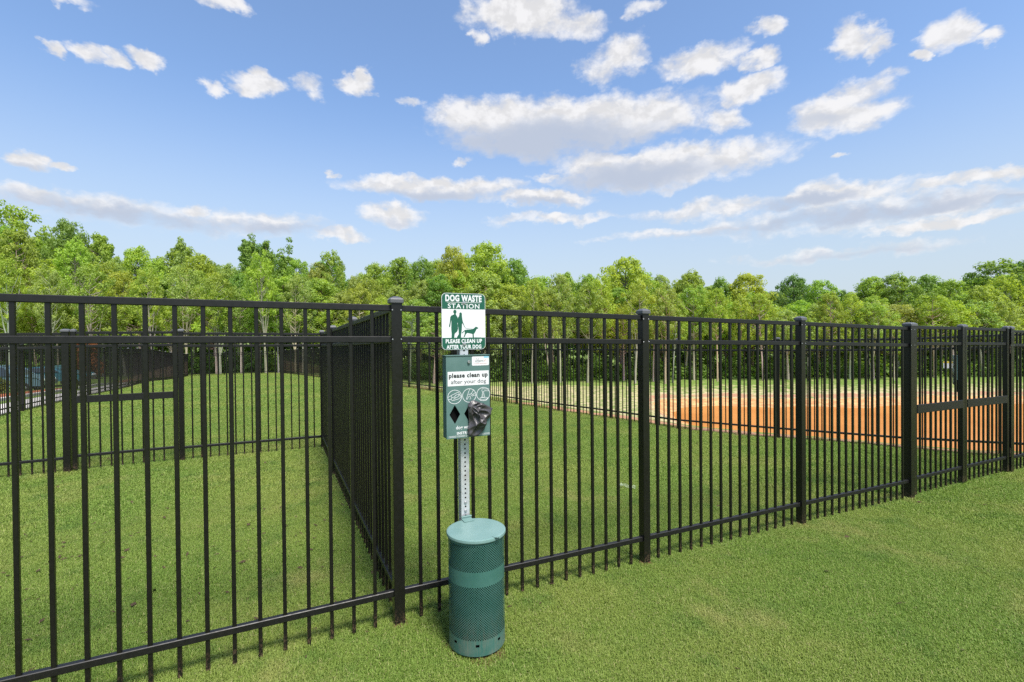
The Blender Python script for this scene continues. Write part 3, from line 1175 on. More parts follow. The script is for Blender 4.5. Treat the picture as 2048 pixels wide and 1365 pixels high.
# door flange along the lid and the lower edge
bx.box((0, (YB0 + YB1) / 2 - 0.002, BH / 2 + 0.0015), (BW + 0.004, BD + 0.004, 0.003))
box = bx.build("bag_dispenser", M_BOX, station, (0, 0, BZ))
sl = MB()
sl.box((0, YB1 + 0.024, -0.085), (BW - 0.02, 0.004, 0.16))
sl.build("shade_panel", M_BLACK, box)  # black panel added behind the holes so the box looks dark inside
lk = MB()
lk.lathe([(0.0085, 0), (0.0085, 0.006), (0.007, 0.009), (0.0035, 0.009), (0.0035, 0.0065), (0.0, 0.0065)], 16)
lm = lk.mesh("lock", M_SCREW)
lm.transform(Matrix.Rotation(math.pi / 2, 4, 'X'))
put("lock", lm, box, (*[bp(308, 88)[0], YB1], bp(308, 88)[1]))
YL = YB1 - 0.0006
YL2 = YB1 - 0.0010
lab = MB()
x0, z0 = bp(20, 215)
x1, z1 = bp(588, 412)
lab.plate([(x0, z1), (x1, z1), (x1, z0), (x0, z0)], YB1, YL)
lab.build("notice_label", M_SIGN_W, box)
t1 = MB()
add_text(t1, "please clean up", bp(304, 0)[0], bp(0, 298)[1], 0.0235, YL2, 0.040, 0.230, 1.10)
t1.build("bold_lettering", M_INK, box)
t2 = MB()
add_text(t2, "after your dog", bp(306, 0)[0], bp(0, 382)[1], 0.0215, YL2, 0.004, 0.209, 1.0)
t2.build("thin_lettering", M_INK_L, box)
stk = MB()
sx0, sz0 = bp(352, 15)
sx1, sz1 = bp(592, 142)
stk.plate(rounded(sx1 - sx0, sz0 - sz1, 0.006, (sx0 + sx1) / 2, (sz0 + sz1) / 2), YB1, YL)
sticker = stk.build("maker_sticker", M_SIGN_W, box)
s1 = MB()
s1.plate([bp(520, 36), bp(588, 36), bp(588, 16), bp(520, 16)], YL, YL2)
s1.build("blue_corner", M_BLUE, sticker)
s2 = MB()
s2.stroke([bp(412, 40), bp(428, 62), bp(440, 70)], 0.0012, YL, YL2)
s2.stroke([bp(440, 36), bp(446, 52), bp(440, 66)], 0.0009, YL, YL2)
loop = [bp(410 + 12 * math.cos(t / 8 * 2 * math.pi), 76 + 9 * math.sin(t / 8 * 2 * math.pi)) for t in range(9)]
s2.stroke(loop, 0.0012, YL, YL2)
for k in range(6):
    c = 436 + k * 15
    s2.stroke([bp(c + 7 * math.cos(t / 6 * 2 * math.pi), 77 + (7 + (k % 3) * 2) * math.sin(t / 6 * 2 * math.pi)) for t in range(6)], 0.0011, YL, YL2)
s2.stroke([bp(396, 90), bp(430, 96), bp(470, 92)], 0.0010, YL, YL2)
s2.build("logo_script", M_INK_L, sticker)
s3 = MB()
s3.stroke([bp(526, 84), bp(536, 70), bp(545, 64)], 0.0022, YL, YL2)
for a, b_ in ((384, 452), (460, 505), (512, 560)):
    s3.stroke([bp(a, 116), bp(b_, 116)], 0.0013, YL, YL2)
s3.build("red_script", M_REDP, sticker)
ic = MB()
for cx, cyy_ in ((112, 560), (312, 552), (508, 545)):
    ring = [bp(cx + 93 * math.cos(t / 28 * 2 * math.pi), cyy_ + 93 * math.sin(t / 28 * 2 * math.pi)) for t in range(29)]
    ic.stroke(ring, 0.0026, YB1, YL)
def icon(pts, w=0.0021):
    ic.stroke([bp(*p) for p in pts], w, YB1, YL)
# first picture: hand inside a bag
icon([(24, 560), (60, 540), (110, 518), (150, 500), (165, 505)]); icon([(30, 592), (60, 590), (85, 610), (120, 600), (165, 590), (200, 562)])
icon([(165, 505), (185, 540), (200, 562)]); icon([(60, 540), (75, 568), (60, 590)]); icon([(75, 568), (110, 560), (125, 535), (160, 530), (172, 550), (150, 562), (120, 575), (95, 590)])
icon([(110, 560), (120, 575)]); icon([(160, 530), (185, 540)])
# second picture: tying the bag
icon([(318, 462), (296, 520), (270, 600), (282, 605)]); icon([(282, 605), (300, 570), (318, 560), (330, 590), (318, 606)]); icon([(300, 540), (340, 530), (372, 552), (355, 565), (330, 545)])
icon([(340, 530), (362, 490), (378, 478)]); icon([(362, 540), (392, 520), (404, 518)]); icon([(372, 552), (398, 556), (404, 535)])
# third picture: dropping it in a bin
icon([(492, 468), (488, 500), (500, 520), (512, 510), (530, 500), (592, 505)]); icon([(500, 468), (520, 475), (590, 478)]); icon([(500, 520), (490, 560), (484, 595), (528, 595), (520, 555), (510, 520)])
icon([(505, 540), (500, 590)])
icon([(458, 600), (475, 592), (540, 592), (566, 600), (562, 614), (510, 622), (462, 614), (458, 600)]); icon([(462, 614), (466, 632), (510, 640), (556, 632), (562, 614)])
ic.build("instruction_picture", M_SIGN_W, box)
t3 = MB()
add_text(t3, "dog waste bags", bp(312, 0)[0], bp(0, 1005)[1], 0.0190, YL, 0.020, 0.160, 1.0)
add_text(t3, "INSTRUCTIONS", bp(312, 0)[0], bp(0, 1078)[1], 0.0135, YL, 0.04, 0.150, 1.08)
for (zz, wd) in ((1096, .0016), (1110, .0016)):
    for a, b_ in ((26, 130), (138, 250), (258, 372), (380, 470), (478, 590)):
        t3.stroke([bp(a, zz), bp(b_, zz)], wd, YB1, YL)
t3.build("white_lettering", M_SIGN_W, box)

# --- perforated bin
BIN_R, BIN_H, BIN_Y = 0.150, 0.615, -0.187
bin_mb = MB()
NC = 74
dth = 2 * math.pi / NC
pz = 0.00635
rh = 0.0035


def bin_pt(th, z, r=BIN_R):
    return (r * math.sin(th), -r * math.cos(th), z)


def perforate(z_lo, rows):
    """staggered round holes; each hole is a diamond cell with an octagonal opening"""
    for j in range(rows):
        zc = z_lo + pz + j * pz
        for i in range(NC):
            th = (i + (0.5 if j % 2 else 0.0)) * dth
            dia = [(dth / 2, 0), (0, pz), (-dth / 2, 0), (0, -pz)]
            vs = [bin_pt(th + a, zc + b) for a, b in dia]
            ro = rh / BIN_R
            vs += [bin_pt(th + ro * math.cos(math.pi / 4 * k), zc + rh * math.sin(math.pi / 4 * k)) for k in range(8)]
            bin_mb.add(vs, [(0, 1, 6, 5), (0, 5, 4), (1, 2, 8, 7), (1, 7, 6), (2, 3, 10, 9), (2, 9, 8), (3, 0, 4, 11), (3, 11, 10)])
    z_hi = z_lo + pz * (rows + 1)
    for i in range(NC):                       # triangles that square off the zigzag at both edges
        th = (i + 0.5) * dth                  # bottom row is row 0 (unshifted)
        bin_mb.add([bin_pt(th, z_lo + pz), bin_pt(th - dth / 2, z_lo), bin_pt(th + dth / 2, z_lo)], [(0, 1, 2)])
        sh = 0.5 if (rows - 1) % 2 else 0.0
        th = (i + 0.5 + sh) * dth
        bin_mb.add([bin_pt(th, z_hi - pz), bin_pt(th + dth / 2, z_hi), bin_pt(th - dth / 2, z_hi)], [(0, 1, 2)])
    return z_hi


def band(z0, z1, slots=False):
    n = NC * 2
    for i in range(n):
        a, b = i * dth / 2, (i + 1) * dth / 2
        bin_mb.add([bin_pt(a, z0), bin_pt(b, z0), bin_pt(b, z1), bin_pt(a, z1)], [(0, 1, 2, 3)])


BB = 0.035
LOW0 = 0.112
hi1 = perforate(LOW0, 43)
LOW1 = 0.462
hi2 = perforate(LOW1, 21)
# solid lower band with four slots
nseg = NC * 2
slot_at = {int(round((t / (2 * math.pi)) * nseg)) % nseg for t in (-0.37, -1.22, 0.48, 1.6, 2.6, -2.4)}
for i in range(nseg):
    a, b = i * dth / 2, (i + 1) * dth / 2
    if i in slot_at or (i - 1) % nseg in slot_at or (i + 1) % nseg in slot_at:
        for z0, z1 in ((BB, 0.083), (0.096, LOW0)):
            bin_mb.add([bin_pt(a, z0), bin_pt(b, z0), bin_pt(b, z1), bin_pt(a, z1)], [(0, 1, 2, 3)])
    else:
        bin_mb.add([bin_pt(a, BB), bin_pt(b, BB), bin_pt(b, LOW0), bin_pt(a, LOW0)], [(0, 1, 2, 3)])
band(hi1, LOW1)
band(hi2, BIN_H + 0.012)
waste_bin = bin_mb.build("waste_bin", M_BIN, station, (0, BIN_Y, 0))
ln = MB()
ln.lathe([(0.141, 0.05), (0.141, BIN_H)], 48)
ln.build("shade_liner", M_BLACK, waste_bin)  # black liner added so the inside stays dark behind the perforations
ld = MB()
ld.lathe([(0.154, BIN_H + 0.000), (0.159, BIN_H + 0.000), (0.1595, BIN_H + 0.004), (0.158, BIN_H + 0.0135), (0.150, BIN_H + 0.0165), (0.05, BIN_H + 0.0195), (0.004, BIN_H + 0.02)], 96)
lid = ld.build("lid", M_LID, waste_bin, smooth=False)
tb = MB()
tb.box((0, 0, 0), (0.030, 0.022, 0.0022), 0.0006, 0.45)
tab = tb.build("lid_tab", M_LID, lid, (0.058, -0.152, BIN_H + 0.0165))
tab.rotation_euler = (-0.25, 0.05, 0)
nt = MB()
nt.box((0.042, -0.147, BIN_H + 0.0168), (0.0016, 0.03, 0.0012), 0, 0.5)
nt.build("lid_notch", M_BLACK, lid)
hg = MB()
hg.plate([(-0.028, -0.012), (0.028, -0.012), (0.028, 0.018), (-0.028, 0.018)], 0.150, 0.1465)
hg.box((0, 0.125, -0.0), (0.058, 0.045, 0.003))
hg.box((0.0, 0.148, 0.012), (0.062, 0.006, 0.006), 0.001)
hg.build("hinge_bracket", M_LID, waste_bin, (0, 0, BIN_H + 0.0205))


# --- the loose bag pulled out of the middle hole
def bag_mesh():
    outline = [(-0.014, 0.062), (0.004, 0.085), (0.022, 0.088), (0.050, 0.078), (0.090, 0.060), (0.122, 0.042), (0.138, 0.034), (0.128, 0.018), (0.126, -0.006), (0.100, -0.026),
               (0.096, -0.060), (0.072, -0.092), (0.048, -0.112), (0.022, -0.118), (-0.010, -0.108), (-0.014, -0.070), (-0.006, -0.030), (-0.010, 0.010)]
    c = np.array((0.045, -0.010))
    nth, nr = 96, 22
    pts = np.array(outline + outline[:1])
    seg = np.linalg.norm(np.diff(pts, axis=0), axis=1)
    cum = np.concatenate([[0], np.cumsum(seg)]) / seg.sum()
    us = np.linspace(0, 1, nth, endpoint=False)
    ox, oz = np.interp(us, cum, pts[:, 0]), np.interp(us, cum, pts[:, 1])
    rng = np.random.default_rng(5)
    neck = np.array((0.004, 0.055))
    ph = rng.uniform(0, 6.28, 12)
    V = []
    for side in (1, -1):
        for k in range(nr + 1):
            r = k / nr
            x = c[0] + (ox - c[0]) * r
            z = c[1] + (oz - c[1]) * r
            dx, dz = x - neck[0], z - neck[1]
            rr = np.hypot(dx, dz)
            th = np.arctan2(dz, dx)
            dome = np.sqrt(np.clip(1 - r ** 2.4, 0, 1))
            ridge = lambda q, e: 1 - np.abs(np.sin(q)) ** e
            bend = 0.9 * np.sin(rr * 30 + ph[0])
            fold = (ridge(th * 2.6 + bend + ph[1], .6) - .35) * 0.034 + (ridge(th * 6.1 - bend * 1.3 + ph[2], .6) - .35) * 0.016 \
                + (ridge(x * 26 - z * 44 + ph[4], .7) - .4) * 0.014
            h = 0.026 * dome + fold * 1.15 * dome * np.clip(rr * 22, 0, 1) + rng.normal(size=x.shape) * 0.0006 * dome
            y = -h if side == 1 else h * 0.25
            V.append(np.stack([x, y, z], -1))
    V = np.concatenate(V)
    me_ = MB()
    fs = []
    row = nth
    half = (nr + 1) * nth
    for k in range(nr):
        for i in range(nth):
            a, b = k * row + i, k * row + (i + 1) % nth
            fs.append((a, a + row, b + row, b))
            fs.append((half + a, half + b, half + b + row, half + a + row))
    me_.add(V, fs)
    return me_


R2 = Matrix.Rotation(ANG_U, 3, 'Z')
off = R2 @ Vector((bp(300, 0)[0] + 0.004, YB1 - 0.012, 0))
bag = bag_mesh().build("plastic_bag", M_BAG, None, (ST_BASE[0] + off.x, ST_BASE[1] + off.y, ST_BASE[2] + BZ + bp(0, 835)[1]), smooth=True)
bag.rotation_euler = (0, 0, ANG_U)
tag(bag, "crumpled dark grey plastic bag hanging out of the dispenser's middle hole", "plastic bag")

# second station by the far fence, seen edge on through the double gate
st2 = copy_tree(station, leave=('waste_bin',))
p2 = (7.085, 7.56)
st2.location = (p2[0], p2[1], gz(*p2))
tag(st2, "second dog waste station seen edge-on through the double gate by the far fence", "dog waste station")
st2.rotation_euler = (0, 0, math.atan2(-0.78, -0.62))


# ================================================================== trees
def leaf_cloud(rng, centers, radii, per, size, up=0.55):
    """leaf quads spread through clumps; returns verts (N,4,3) and tint"""
    C = np.repeat(np.asarray(centers), per, axis=0)
    R = np.repeat(np.asarray(radii), per)
    n = len(C)
    d = rng.normal(size=(n, 3))
    d /= np.linalg.norm(d, axis=1)[:, None]
    rad = R * (0.35 + 0.65 * rng.random(n) ** 0.45)
    d2 = d * np.array((1.0, 1.0, 0.72))
    P_ = C + d2 * rad[:, None]
    nrm = d * 0.9 + rng.normal(size=(n, 3)) * 0.40 + np.array((0, 0, up))
    nrm /= np.linalg.norm(nrm, axis=1)[:, None]
    t = np.cross(nrm, rng.normal(size=(n, 3)))
    t /= np.linalg.norm(t, axis=1)[:, None] + 1e-9
    b = np.cross(nrm, t)
    s = size * rng.uniform(0.6, 1.3, n)[:, None]
    V = np.stack([P_ - t * s * 0.5, P_ + b * s * 0.36 - t * s * 0.05, P_ + t * s * 0.55 - nrm * s * 0.12, P_ - b * s * 0.36 - t * s * 0.05], 1)
    ct = np.repeat(rng.uniform(0.0, 1.0, len(centers)), per)
    tint = np.clip(0.45 * ct + 0.55 * rng.random(n), 0, 1)
    return V, tint


def make_tree(seed, style):
    """unit tree 10 m tall: returns trunk mesh, crown mesh"""
    rng = np.random.default_rng(seed)
    H = 10.0
    P_ = dict(oval=dict(R=2.6, base=.32, nc=170, cr=(.36, .72), per=85, size=.165, pw=.8, r0=.16),
              tall=dict(R=1.95, base=.34, nc=140, cr=(.34, .66), per=80, size=.165, pw=.75, r0=.14),
              open=dict(R=2.2, base=.42, nc=85, cr=(.32, .66), per=75, size=.17, pw=.8, r0=.13),
              spire=dict(R=1.3, base=.25, nc=52, cr=(.32, .6), per=70, size=.2, pw=1.25, r0=.10),
              broom=dict(R=1.9, base=.30, nc=80, cr=(.20, .42), per=75, size=.14, pw=.6, r0=.17),
              edge=dict(R=2.4, base=.50, nc=70, cr=(.36, .75), per=75, size=.19, pw=.7, r0=.15),
              fork=dict(R=2.3, base=.50, nc=62, cr=(.36, .72), per=75, size=.18, pw=.8, r0=.15),
              pine=dict(R=1.7, base=.40, nc=70, cr=(.35, .6), per=90, size=.16, pw=.9, r0=.15),
              shrub=dict(R=4.6, base=.04, nc=70, cr=(1.0, 1.9), per=90, size=.62, pw=.5, r0=.2))[style]
    mb = MB()
    top = (0.55 if style == 'broom' else 0.9) * H
    bend = rng.normal(size=2) * (0.55 if style in ('edge', 'open', 'fork') else 0.25)
    axis = lambda z: np.array((bend[0] * math.sin(z / H * 2.6) * (z / H), bend[1] * math.sin(z / H * 2.2 + .4) * (z / H), z))
    zs = np.linspace(-0.4, top, 12)
    if style == 'fork':
        for k in range(3):
            a = k * 2.1 + rng.random()
            z0 = rng.uniform(.16, .34) * H
            s0 = axis(z0)
            e1 = s0 + np.array((math.cos(a) * .55, math.sin(a) * .55, 1.5))
            e2 = e1 + np.array((math.cos(a) * .5 + rng.normal() * .2, math.sin(a) * .5, 1.9))
            e3 = e2 + np.array((math.cos(a) * .35, math.sin(a) * .35, 1.6))
            mb.tube([s0, e1, e2, e3], [.10, .075, .05, .015], 6)
    mb.tube([axis(max(z, 0)) if z > 0 else (0, 0, z) for z in zs], [P_['r0'] * (1 - .9 * max(z, 0) / top) + .012 for z in zs], 8)
    centers, radii = [], []
    zb = P_['base'] * H
    if style == 'broom':
        for L in range(11):
            a = L * 0.9 + rng.random()
            ro_ = rng.uniform(.3, 2.3)
            tip = np.array((math.cos(a) * ro_, math.sin(a) * ro_, H * (rng.uniform(.93, 1.0) - .04 * ro_)))
            st_ = axis(rng.uniform(.3, .5) * H)
            mid = st_ * 0.5 + tip * 0.5 + np.array((math.cos(a), math.sin(a), 0)) * .45
            path = [st_, st_ * .35 + mid * .65, mid, tip]
            mb.tube(path, [.07, .055, .04, .012], 5)
            for k in range(34):
                t = rng.uniform(.05, 1.0)
                q = st_ * (1 - t) + tip * t + np.array((math.cos(a), math.sin(a), 0)) * .5 * math.sin(math.pi * t)
                spread = max(0.10, (0.75 - t) * 1.5 + .10)
                centers.append(q + rng.normal(size=3) * np.array((spread, spread, .3)))
                radii.append(1.2 * rng.uniform(*P_['cr']) * (1.9 - 1.2 * t) * (1.0 if t > .6 else 1.25))
        for k in range(60):
            a, t = rng.uniform(0, 6.283), rng.random()
            rr = 1.35 * math.sqrt(rng.random()) * (1 - .35 * t)
            centers.append(np.array((rr * math.cos(a), rr * math.sin(a), H * (.30 + .48 * t))))
            radii.append(rng.uniform(.35, .6))
    else:
        lobes = rng.uniform(0, 6.28, 3)
        for k in range(P_['nc']):
            t = (k + rng.random()) / P_['nc']
            t = t ** 0.9
            if style == 'spire':
                prof = (1 - t) ** .8 * 0.95 + .06
            elif style == 'pine':
                prof = (math.sin(math.pi * min(1, max(0.03, t * .93 + .06)) ** P_['pw'])) ** 0.75
            else:
                prof = max(0.05, 1 - abs((t - .42) / .60) ** 2.3) ** .62
            a = k * 2.39996 + rng.normal() * .4
            lob = 1 + .22 * math.sin(2 * a + lobes[0] + t * 4) + .14 * math.sin(3 * a + lobes[1] - t * 7)
            rr = P_['R'] * prof * lob * rng.uniform(.25, 1.0) ** .5
            z = zb + (H * .955 - zb) * t
            ax = axis(min(z, top))
            c = np.array((ax[0] + rr * math.cos(a), ax[1] + rr * math.sin(a), z + rng.normal() * .15))
            centers.append(c)
            radii.append(rng.uniform(*P_['cr']) * (1.08 - .22 * t))
            if rr > .35 and k % 2 == 0:
                s0 = axis(max(zb * .8, min(top, z - rr * rng.uniform(.5, .9))))
                m = s0 * .45 + c * .55 + np.array((0, 0, -.12 * rr))
                mb.tube([s0, m, c], [.012 + .022 * rr, .010 + .012 * rr, .008], 5)
    V, tint = leaf_cloud(rng, centers, radii, P_['per'], P_['size'])
    return mb.mesh("trunk", M_BARK), quads_mesh("crown", V, M_LEAF, tint)


LIB = {}
for style, k in (('oval', 4), ('tall', 4), ('open', 3), ('spire', 2), ('broom', 2), ('edge', 4), ('fork', 3), ('pine', 1), ('shrub', 2)):
    LIB[style] = [make_tree(100 + 17 * len(LIB) + i, style) for i in range(k)]

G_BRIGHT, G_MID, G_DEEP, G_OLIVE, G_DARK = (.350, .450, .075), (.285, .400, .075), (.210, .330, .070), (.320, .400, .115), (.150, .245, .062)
B_PALE, B_MID, B_DARK = (.46, .40, .32), (.20, .165, .13), (.11, .09, .07)
trng = random.Random(11)


def horizon_y(px):
    return 674.0 - 0.009 * (px - 1024)


def tree_at(px, ytop, Y, style, color, bark, label, group=None, width_px=None, name="broadleaf_tree", var=None, cat="tree"):
    X = (px - 1024) / F_PX * Y
    ztop = EYE + (horizon_y(px) - ytop) * Y / F_PX
    g = gz(X, Y)
    H = ztop - g
    lib = LIB[style]
    tm, cm = lib[trng.randrange(len(lib)) if var is None else var % len(lib)]
    sz = H / 10.0
    baseR = dict(oval=2.9, tall=2.3, open=2.5, spire=1.5, broom=2.0, edge=3.0, fork=2.7, pine=2.0, shrub=5.5)[style]
    sx = sz * trng.uniform(.9, 1.15) if width_px is None else (width_px / F_PX * Y / 2) / baseR
    root = empty(name, (X, Y, g - 0.05), label, cat, group, trng.uniform(0, 6.28))
    root.scale = (sx, sx, sz)
    j = lambda c, a: tuple(v * trng.uniform(1 - a, 1 + a) for v in c)
    put("trunk", tm, root, color=j(bark, .15))
    put("crown", cm, root, color=j(color, .08))
    return root


SKY_TREES = [
    (-60, 430, 150, 'oval', G_MID, "tall tree cut off by the left edge of the picture"),
    (28, 402, 130, 'open', G_MID, "tallest ragged tree at the far left, sky showing through its top"),
    (80, 470, 110, 'oval', G_MID, "leaning olive tree between the ragged left tree and the dark round one"),
    (133, 434, 95, 'oval', G_DEEP, "dark dense round-topped tree near the left edge"),
    (198, 459, 75, 'tall', G_MID, "pointed green tree just right of the dark round-topped one"),
    (236, 508, 60, 'tall', G_OLIVE, "low olive tree in the first skyline dip from the left"),
    (272, 484, 80, 'tall', G_BRIGHT, "bright pointed tree standing in the left skyline dip"),
    (318, 512, 70, 'oval', G_BRIGHT, "bright low tree left of the thin spire"),
    (366, 468, 46, 'spire', G_OLIVE, "thin sparse spire-topped tree on the left skyline"),
    (405, 502, 90, 'oval', G_BRIGHT, "rounded bright tree right of the thin spire"),
    (450, 520, 70, 'tall', G_OLIVE, "feathery olive tree beside the upright dark tree"),
    (527, 466, 90, 'broom', G_DEEP, "dark upright tree with several brush-like leaders above the left pen"),
    (592, 512, 80, 'oval', G_MID, "small rounded tree right of the brush-like dark tree"),
    (640, 520, 70, 'tall', G_OLIVE, "low tree with a gap of sky on its left, left of centre"),
    (672, 496, 75, 'open', G_MID, "open tree with two leafy tips left of the corner post"),
    (712, 548, 60, 'oval', G_OLIVE, "lowest tree in the dip above the corner post"),
    (748, 520, 90, 'oval', G_MID, "rounded tree right above the corner post"),
    (800, 512, 100, 'oval', G_MID, "broad tree between the corner post and the green sign"),
    (848, 510, 80, 'oval', G_DEEP, "deeper green tree just left of the green sign"),
    (905, 488, 90, 'oval', G_BRIGHT, "tall bright tree directly above the green sign"),
    (968, 478, 130, 'oval', G_BRIGHT, "broad tallest crown of the centre, right of the green sign"),
    (1035, 512, 100, 'oval', G_DEEP, "shoulder tree right of the broad centre crown"),
    (1128, 538, 80, 'tall', G_MID, "first tree right of the deep centre dip"),
    (1180, 543, 75, 'oval', G_MID, "low round tree left of the dome-shaped crown"),
    (1254, 507, 120, 'oval', G_BRIGHT, "dome-shaped crown right of centre, alone above its neighbours"),
    (1322, 545, 70, 'tall', G_OLIVE, "pale slim tree right of the dome-shaped crown"),
    (1388, 536, 95, 'oval', G_MID, "rounded tree left of the twin crowns above the middle fence post"),
    (1440, 548, 60, 'tall', G_DEEP, "narrow deep green tree between two rounded crowns"),
    (1488, 541, 110, 'oval', G_BRIGHT, "wide light crown left of the dark right-hand dip"),
    (1548, 578, 60, 'tall', G_DARK, "low dark tree in the dip on the right"),
    (1588, 545, 75, 'oval', G_DARK, "small dark round tree right of the dip"),
    (1642, 556, 90, 'oval', G_MID, "light crown right of the small dark round tree"),
    (1690, 574, 50, 'pine', G_DARK, "dark pine peeping out between right-hand crowns"),
    (1735, 550, 95, 'oval', G_MID, "rounded crown right of the peeping pine"),
    (1795, 542, 105, 'oval', G_DEEP, "tall crown above the left post of the double gate"),
    (1850, 546, 90, 'oval', G_DEEP, "deep green crown above the double gate"),
    (1898, 554, 80, 'oval', G_MID, "flat-topped crown above the gate's middle stiles"),
    (1945, 540, 100, 'open', G_DEEP, "spreading open tree near the right edge"),
    (2010, 513, 140, 'open', G_DEEP, "big spreading dark tree at the right edge"),
    (2085, 505, 150, 'oval', G_DARK, "dark tree cut off by the right edge"),
]
for i, (px, yt, w, st_, col, lab_) in enumerate(SKY_TREES):
    Y = 50 + 5 * trng.random()
    tree_at(px, yt + 2, Y, st_, col, B_PALE if st_ in ('broom', 'open') else B_MID, lab_ + " of the wood", "skyline trees of the wood", w, var=i)

sky_x = [t[0] for t in SKY_TREES]
sky_y = [t[1] for t in SKY_TREES]


def skyline(px):
    return float(np.interp(px, sky_x, sky_y))


LABELS = set()
SIDES = ("in front of", "low on the left of", "low on the right of", "at the foot of", "half hiding")
HUE = {G_BRIGHT: "bright", G_MID: "fresh green", G_DEEP: "deep green", G_OLIVE: "olive", G_DARK: "dark"}
SHAPE = dict(oval="round", tall="narrow", open="loose", edge="spreading")


def near_label(px, color, style, kind):
    """a label that places a tree against the skyline crown nearest to it"""
    order = sorted(SKY_TREES, key=lambda t: abs(t[0] - px))
    for sk in order[:3]:
        short = " ".join(sk[5].split()[:8]).rstrip(",")
        d = px - sk[0]
        side = "before" if abs(d) < 12 else ("left of" if d < 0 else "right of")
        for extra in ("", "lower ", "leafy "):
            l = f"{extra}{HUE[color]} {SHAPE[style]} {kind} {side} the {short}"
            if l not in LABELS:
                LABELS.add(l)
                return l
    return None


L_MID = "mid-height leafy tree filling the wood below the skyline crowns"
L_BACK = "tree deep in the wood of which only leaf shows between the skyline crowns"
L_EDGE = "slim pale-trunked young tree at the near edge of the wood"
px = -190.0
while px < 2260:
    base_y = skyline(min(max(px, -60), 2085))
    Y = 46.5 + 3 * trng.random()
    st_, col_ = trng.choice(['oval', 'tall', 'oval', 'open']), trng.choice([G_BRIGHT, G_BRIGHT, G_MID, G_OLIVE, G_MID, G_DEEP])
    tree_at(px, base_y + trng.uniform(22, 70), Y, st_, col_,
            trng.choice([B_MID, B_PALE]), near_label(px, col_, st_, "tree") or L_MID, "mid-height trees of the wood", trng.uniform(75, 115))
    px += trng.uniform(34, 52)
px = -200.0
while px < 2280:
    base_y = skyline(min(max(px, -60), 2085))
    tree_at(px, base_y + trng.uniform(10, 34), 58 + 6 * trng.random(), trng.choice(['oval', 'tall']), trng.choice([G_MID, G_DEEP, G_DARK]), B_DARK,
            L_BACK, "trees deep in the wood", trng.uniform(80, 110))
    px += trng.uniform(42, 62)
px = -160.0
while px < 2230:
    Y = 43.2 + 2.2 * trng.random()
    if px < 420:
        Y += 1.0
    yt = trng.uniform(540, 625) if px < 1500 else trng.uniform(580, 645)
    st_, col_ = trng.choice(['edge', 'open', 'edge']), trng.choice([G_BRIGHT, G_BRIGHT, G_OLIVE, G_MID])
    tree_at(px, yt, Y, st_, col_, B_PALE, near_label(px, col_, st_, "sapling") or L_EDGE,
            "young trees along the edge of the wood", trng.uniform(55, 100), name="young_tree")
    px += trng.uniform(34, 60)


FORKED = [(18, 505, "leaning pale tree at the far left, its trunk crossing the top rail"), (100, 530, "pale crooked trunk left of the thick pickets at the left"),
          (186, 520, "pale three-stemmed tree above the left walk gate's hinge post"), (306, 535, "slim pale tree above the middle of the left walk gate"),
          (372, 528, "pale forked tree right above the walk gate's latch post"), (440, 540, "thin pale tree right of the left walk gate"),
          (531, 500, "thick pale Y-shaped trunk under the brush-like dark tree"), (590, 545, "pale slender tree right of the Y-shaped trunk"),
          (1098, 575, "pale tree behind the third picket gap right of the sign"), (1270, 560, "straight pale trunk beside the first post right of the sign"),
          (1330, 570, "pair-like pale trunk just right of the first post right of the sign"), (1742, 600, "leaning pale trunk left of the double gate")]
for i, (px, yt, lab_) in enumerate(FORKED):
    tree_at(px, yt, 42.6 + .6 * trng.random(), 'fork', (G_BRIGHT, G_OLIVE, G_MID)[i % 3], B_PALE, lab_, "pale forked trees in front of the wood",
            trng.uniform(60, 85), name="forked_tree", var=i)


# undergrowth and the far depth of the wood
def undergrowth(name, label, xr, yr, hr, n, per, size, color, seed, dens_bottom=1.0):
    rng = np.random.default_rng(seed)
    x = rng.uniform(*xr, n)
    y = rng.uniform(*yr, n)
    g = ground_z(x, y)
    h = rng.uniform(*hr, n)
    cz = g + h * rng.random(n) ** dens_bottom
    C = np.stack([x, y, cz], -1)
    V, tint = leaf_cloud(rng, C, rng.uniform(.45, .95, n), per, size)
    o = put(name, quads_mesh(name, V, M_LEAF, tint), color=color)
    return tag(o, label, kind='stuff')


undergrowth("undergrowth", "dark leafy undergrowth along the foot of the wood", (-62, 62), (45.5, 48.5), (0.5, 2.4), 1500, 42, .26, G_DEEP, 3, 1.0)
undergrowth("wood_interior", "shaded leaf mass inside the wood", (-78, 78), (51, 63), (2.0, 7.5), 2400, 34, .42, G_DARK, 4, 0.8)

# shrubs in the mulch bed by the left fence and a copper-leaved bush
srng = random.Random(5)
SHRUBS = [(-3.2, 4.4, 1.15), (-2.0, 4.2, .9), (0.8, 4.4, 1.1), (2.0, 4.3, 1.0), (4.2, 4.6, .8), (6.0, 4.4, 1.05), (8.2, 4.7, .9), (10.4, 4.5, .8), (-0.4, 4.6, .7)]
for i, (s, d, h) in enumerate(SHRUBS):
    p = LEFT0 + WLF * s + nl * d
    r = empty("shrub", (p[0], p[1], gz(*p) - 0.03), "yellow-green shrub in the red mulch bed beyond the left fence", "shrub", "shrubs in the mulch bed", srng.uniform(0, 6))
    r.scale = (h * .1 * 1.1, h * .1 * 1.1, h * .1)
    tm, cm = LIB['shrub'][i % 2]
    put("stem", tm, r, color=B_DARK)
    put("foliage", cm, r, color=(.17, .20, .03))
tree_at(168, 674, 40.5, 'shrub', (.30, .11, .035), B_DARK, "copper-brown leafy bush behind the left walk gate", None, 60, name="copper_bush", cat="bush")

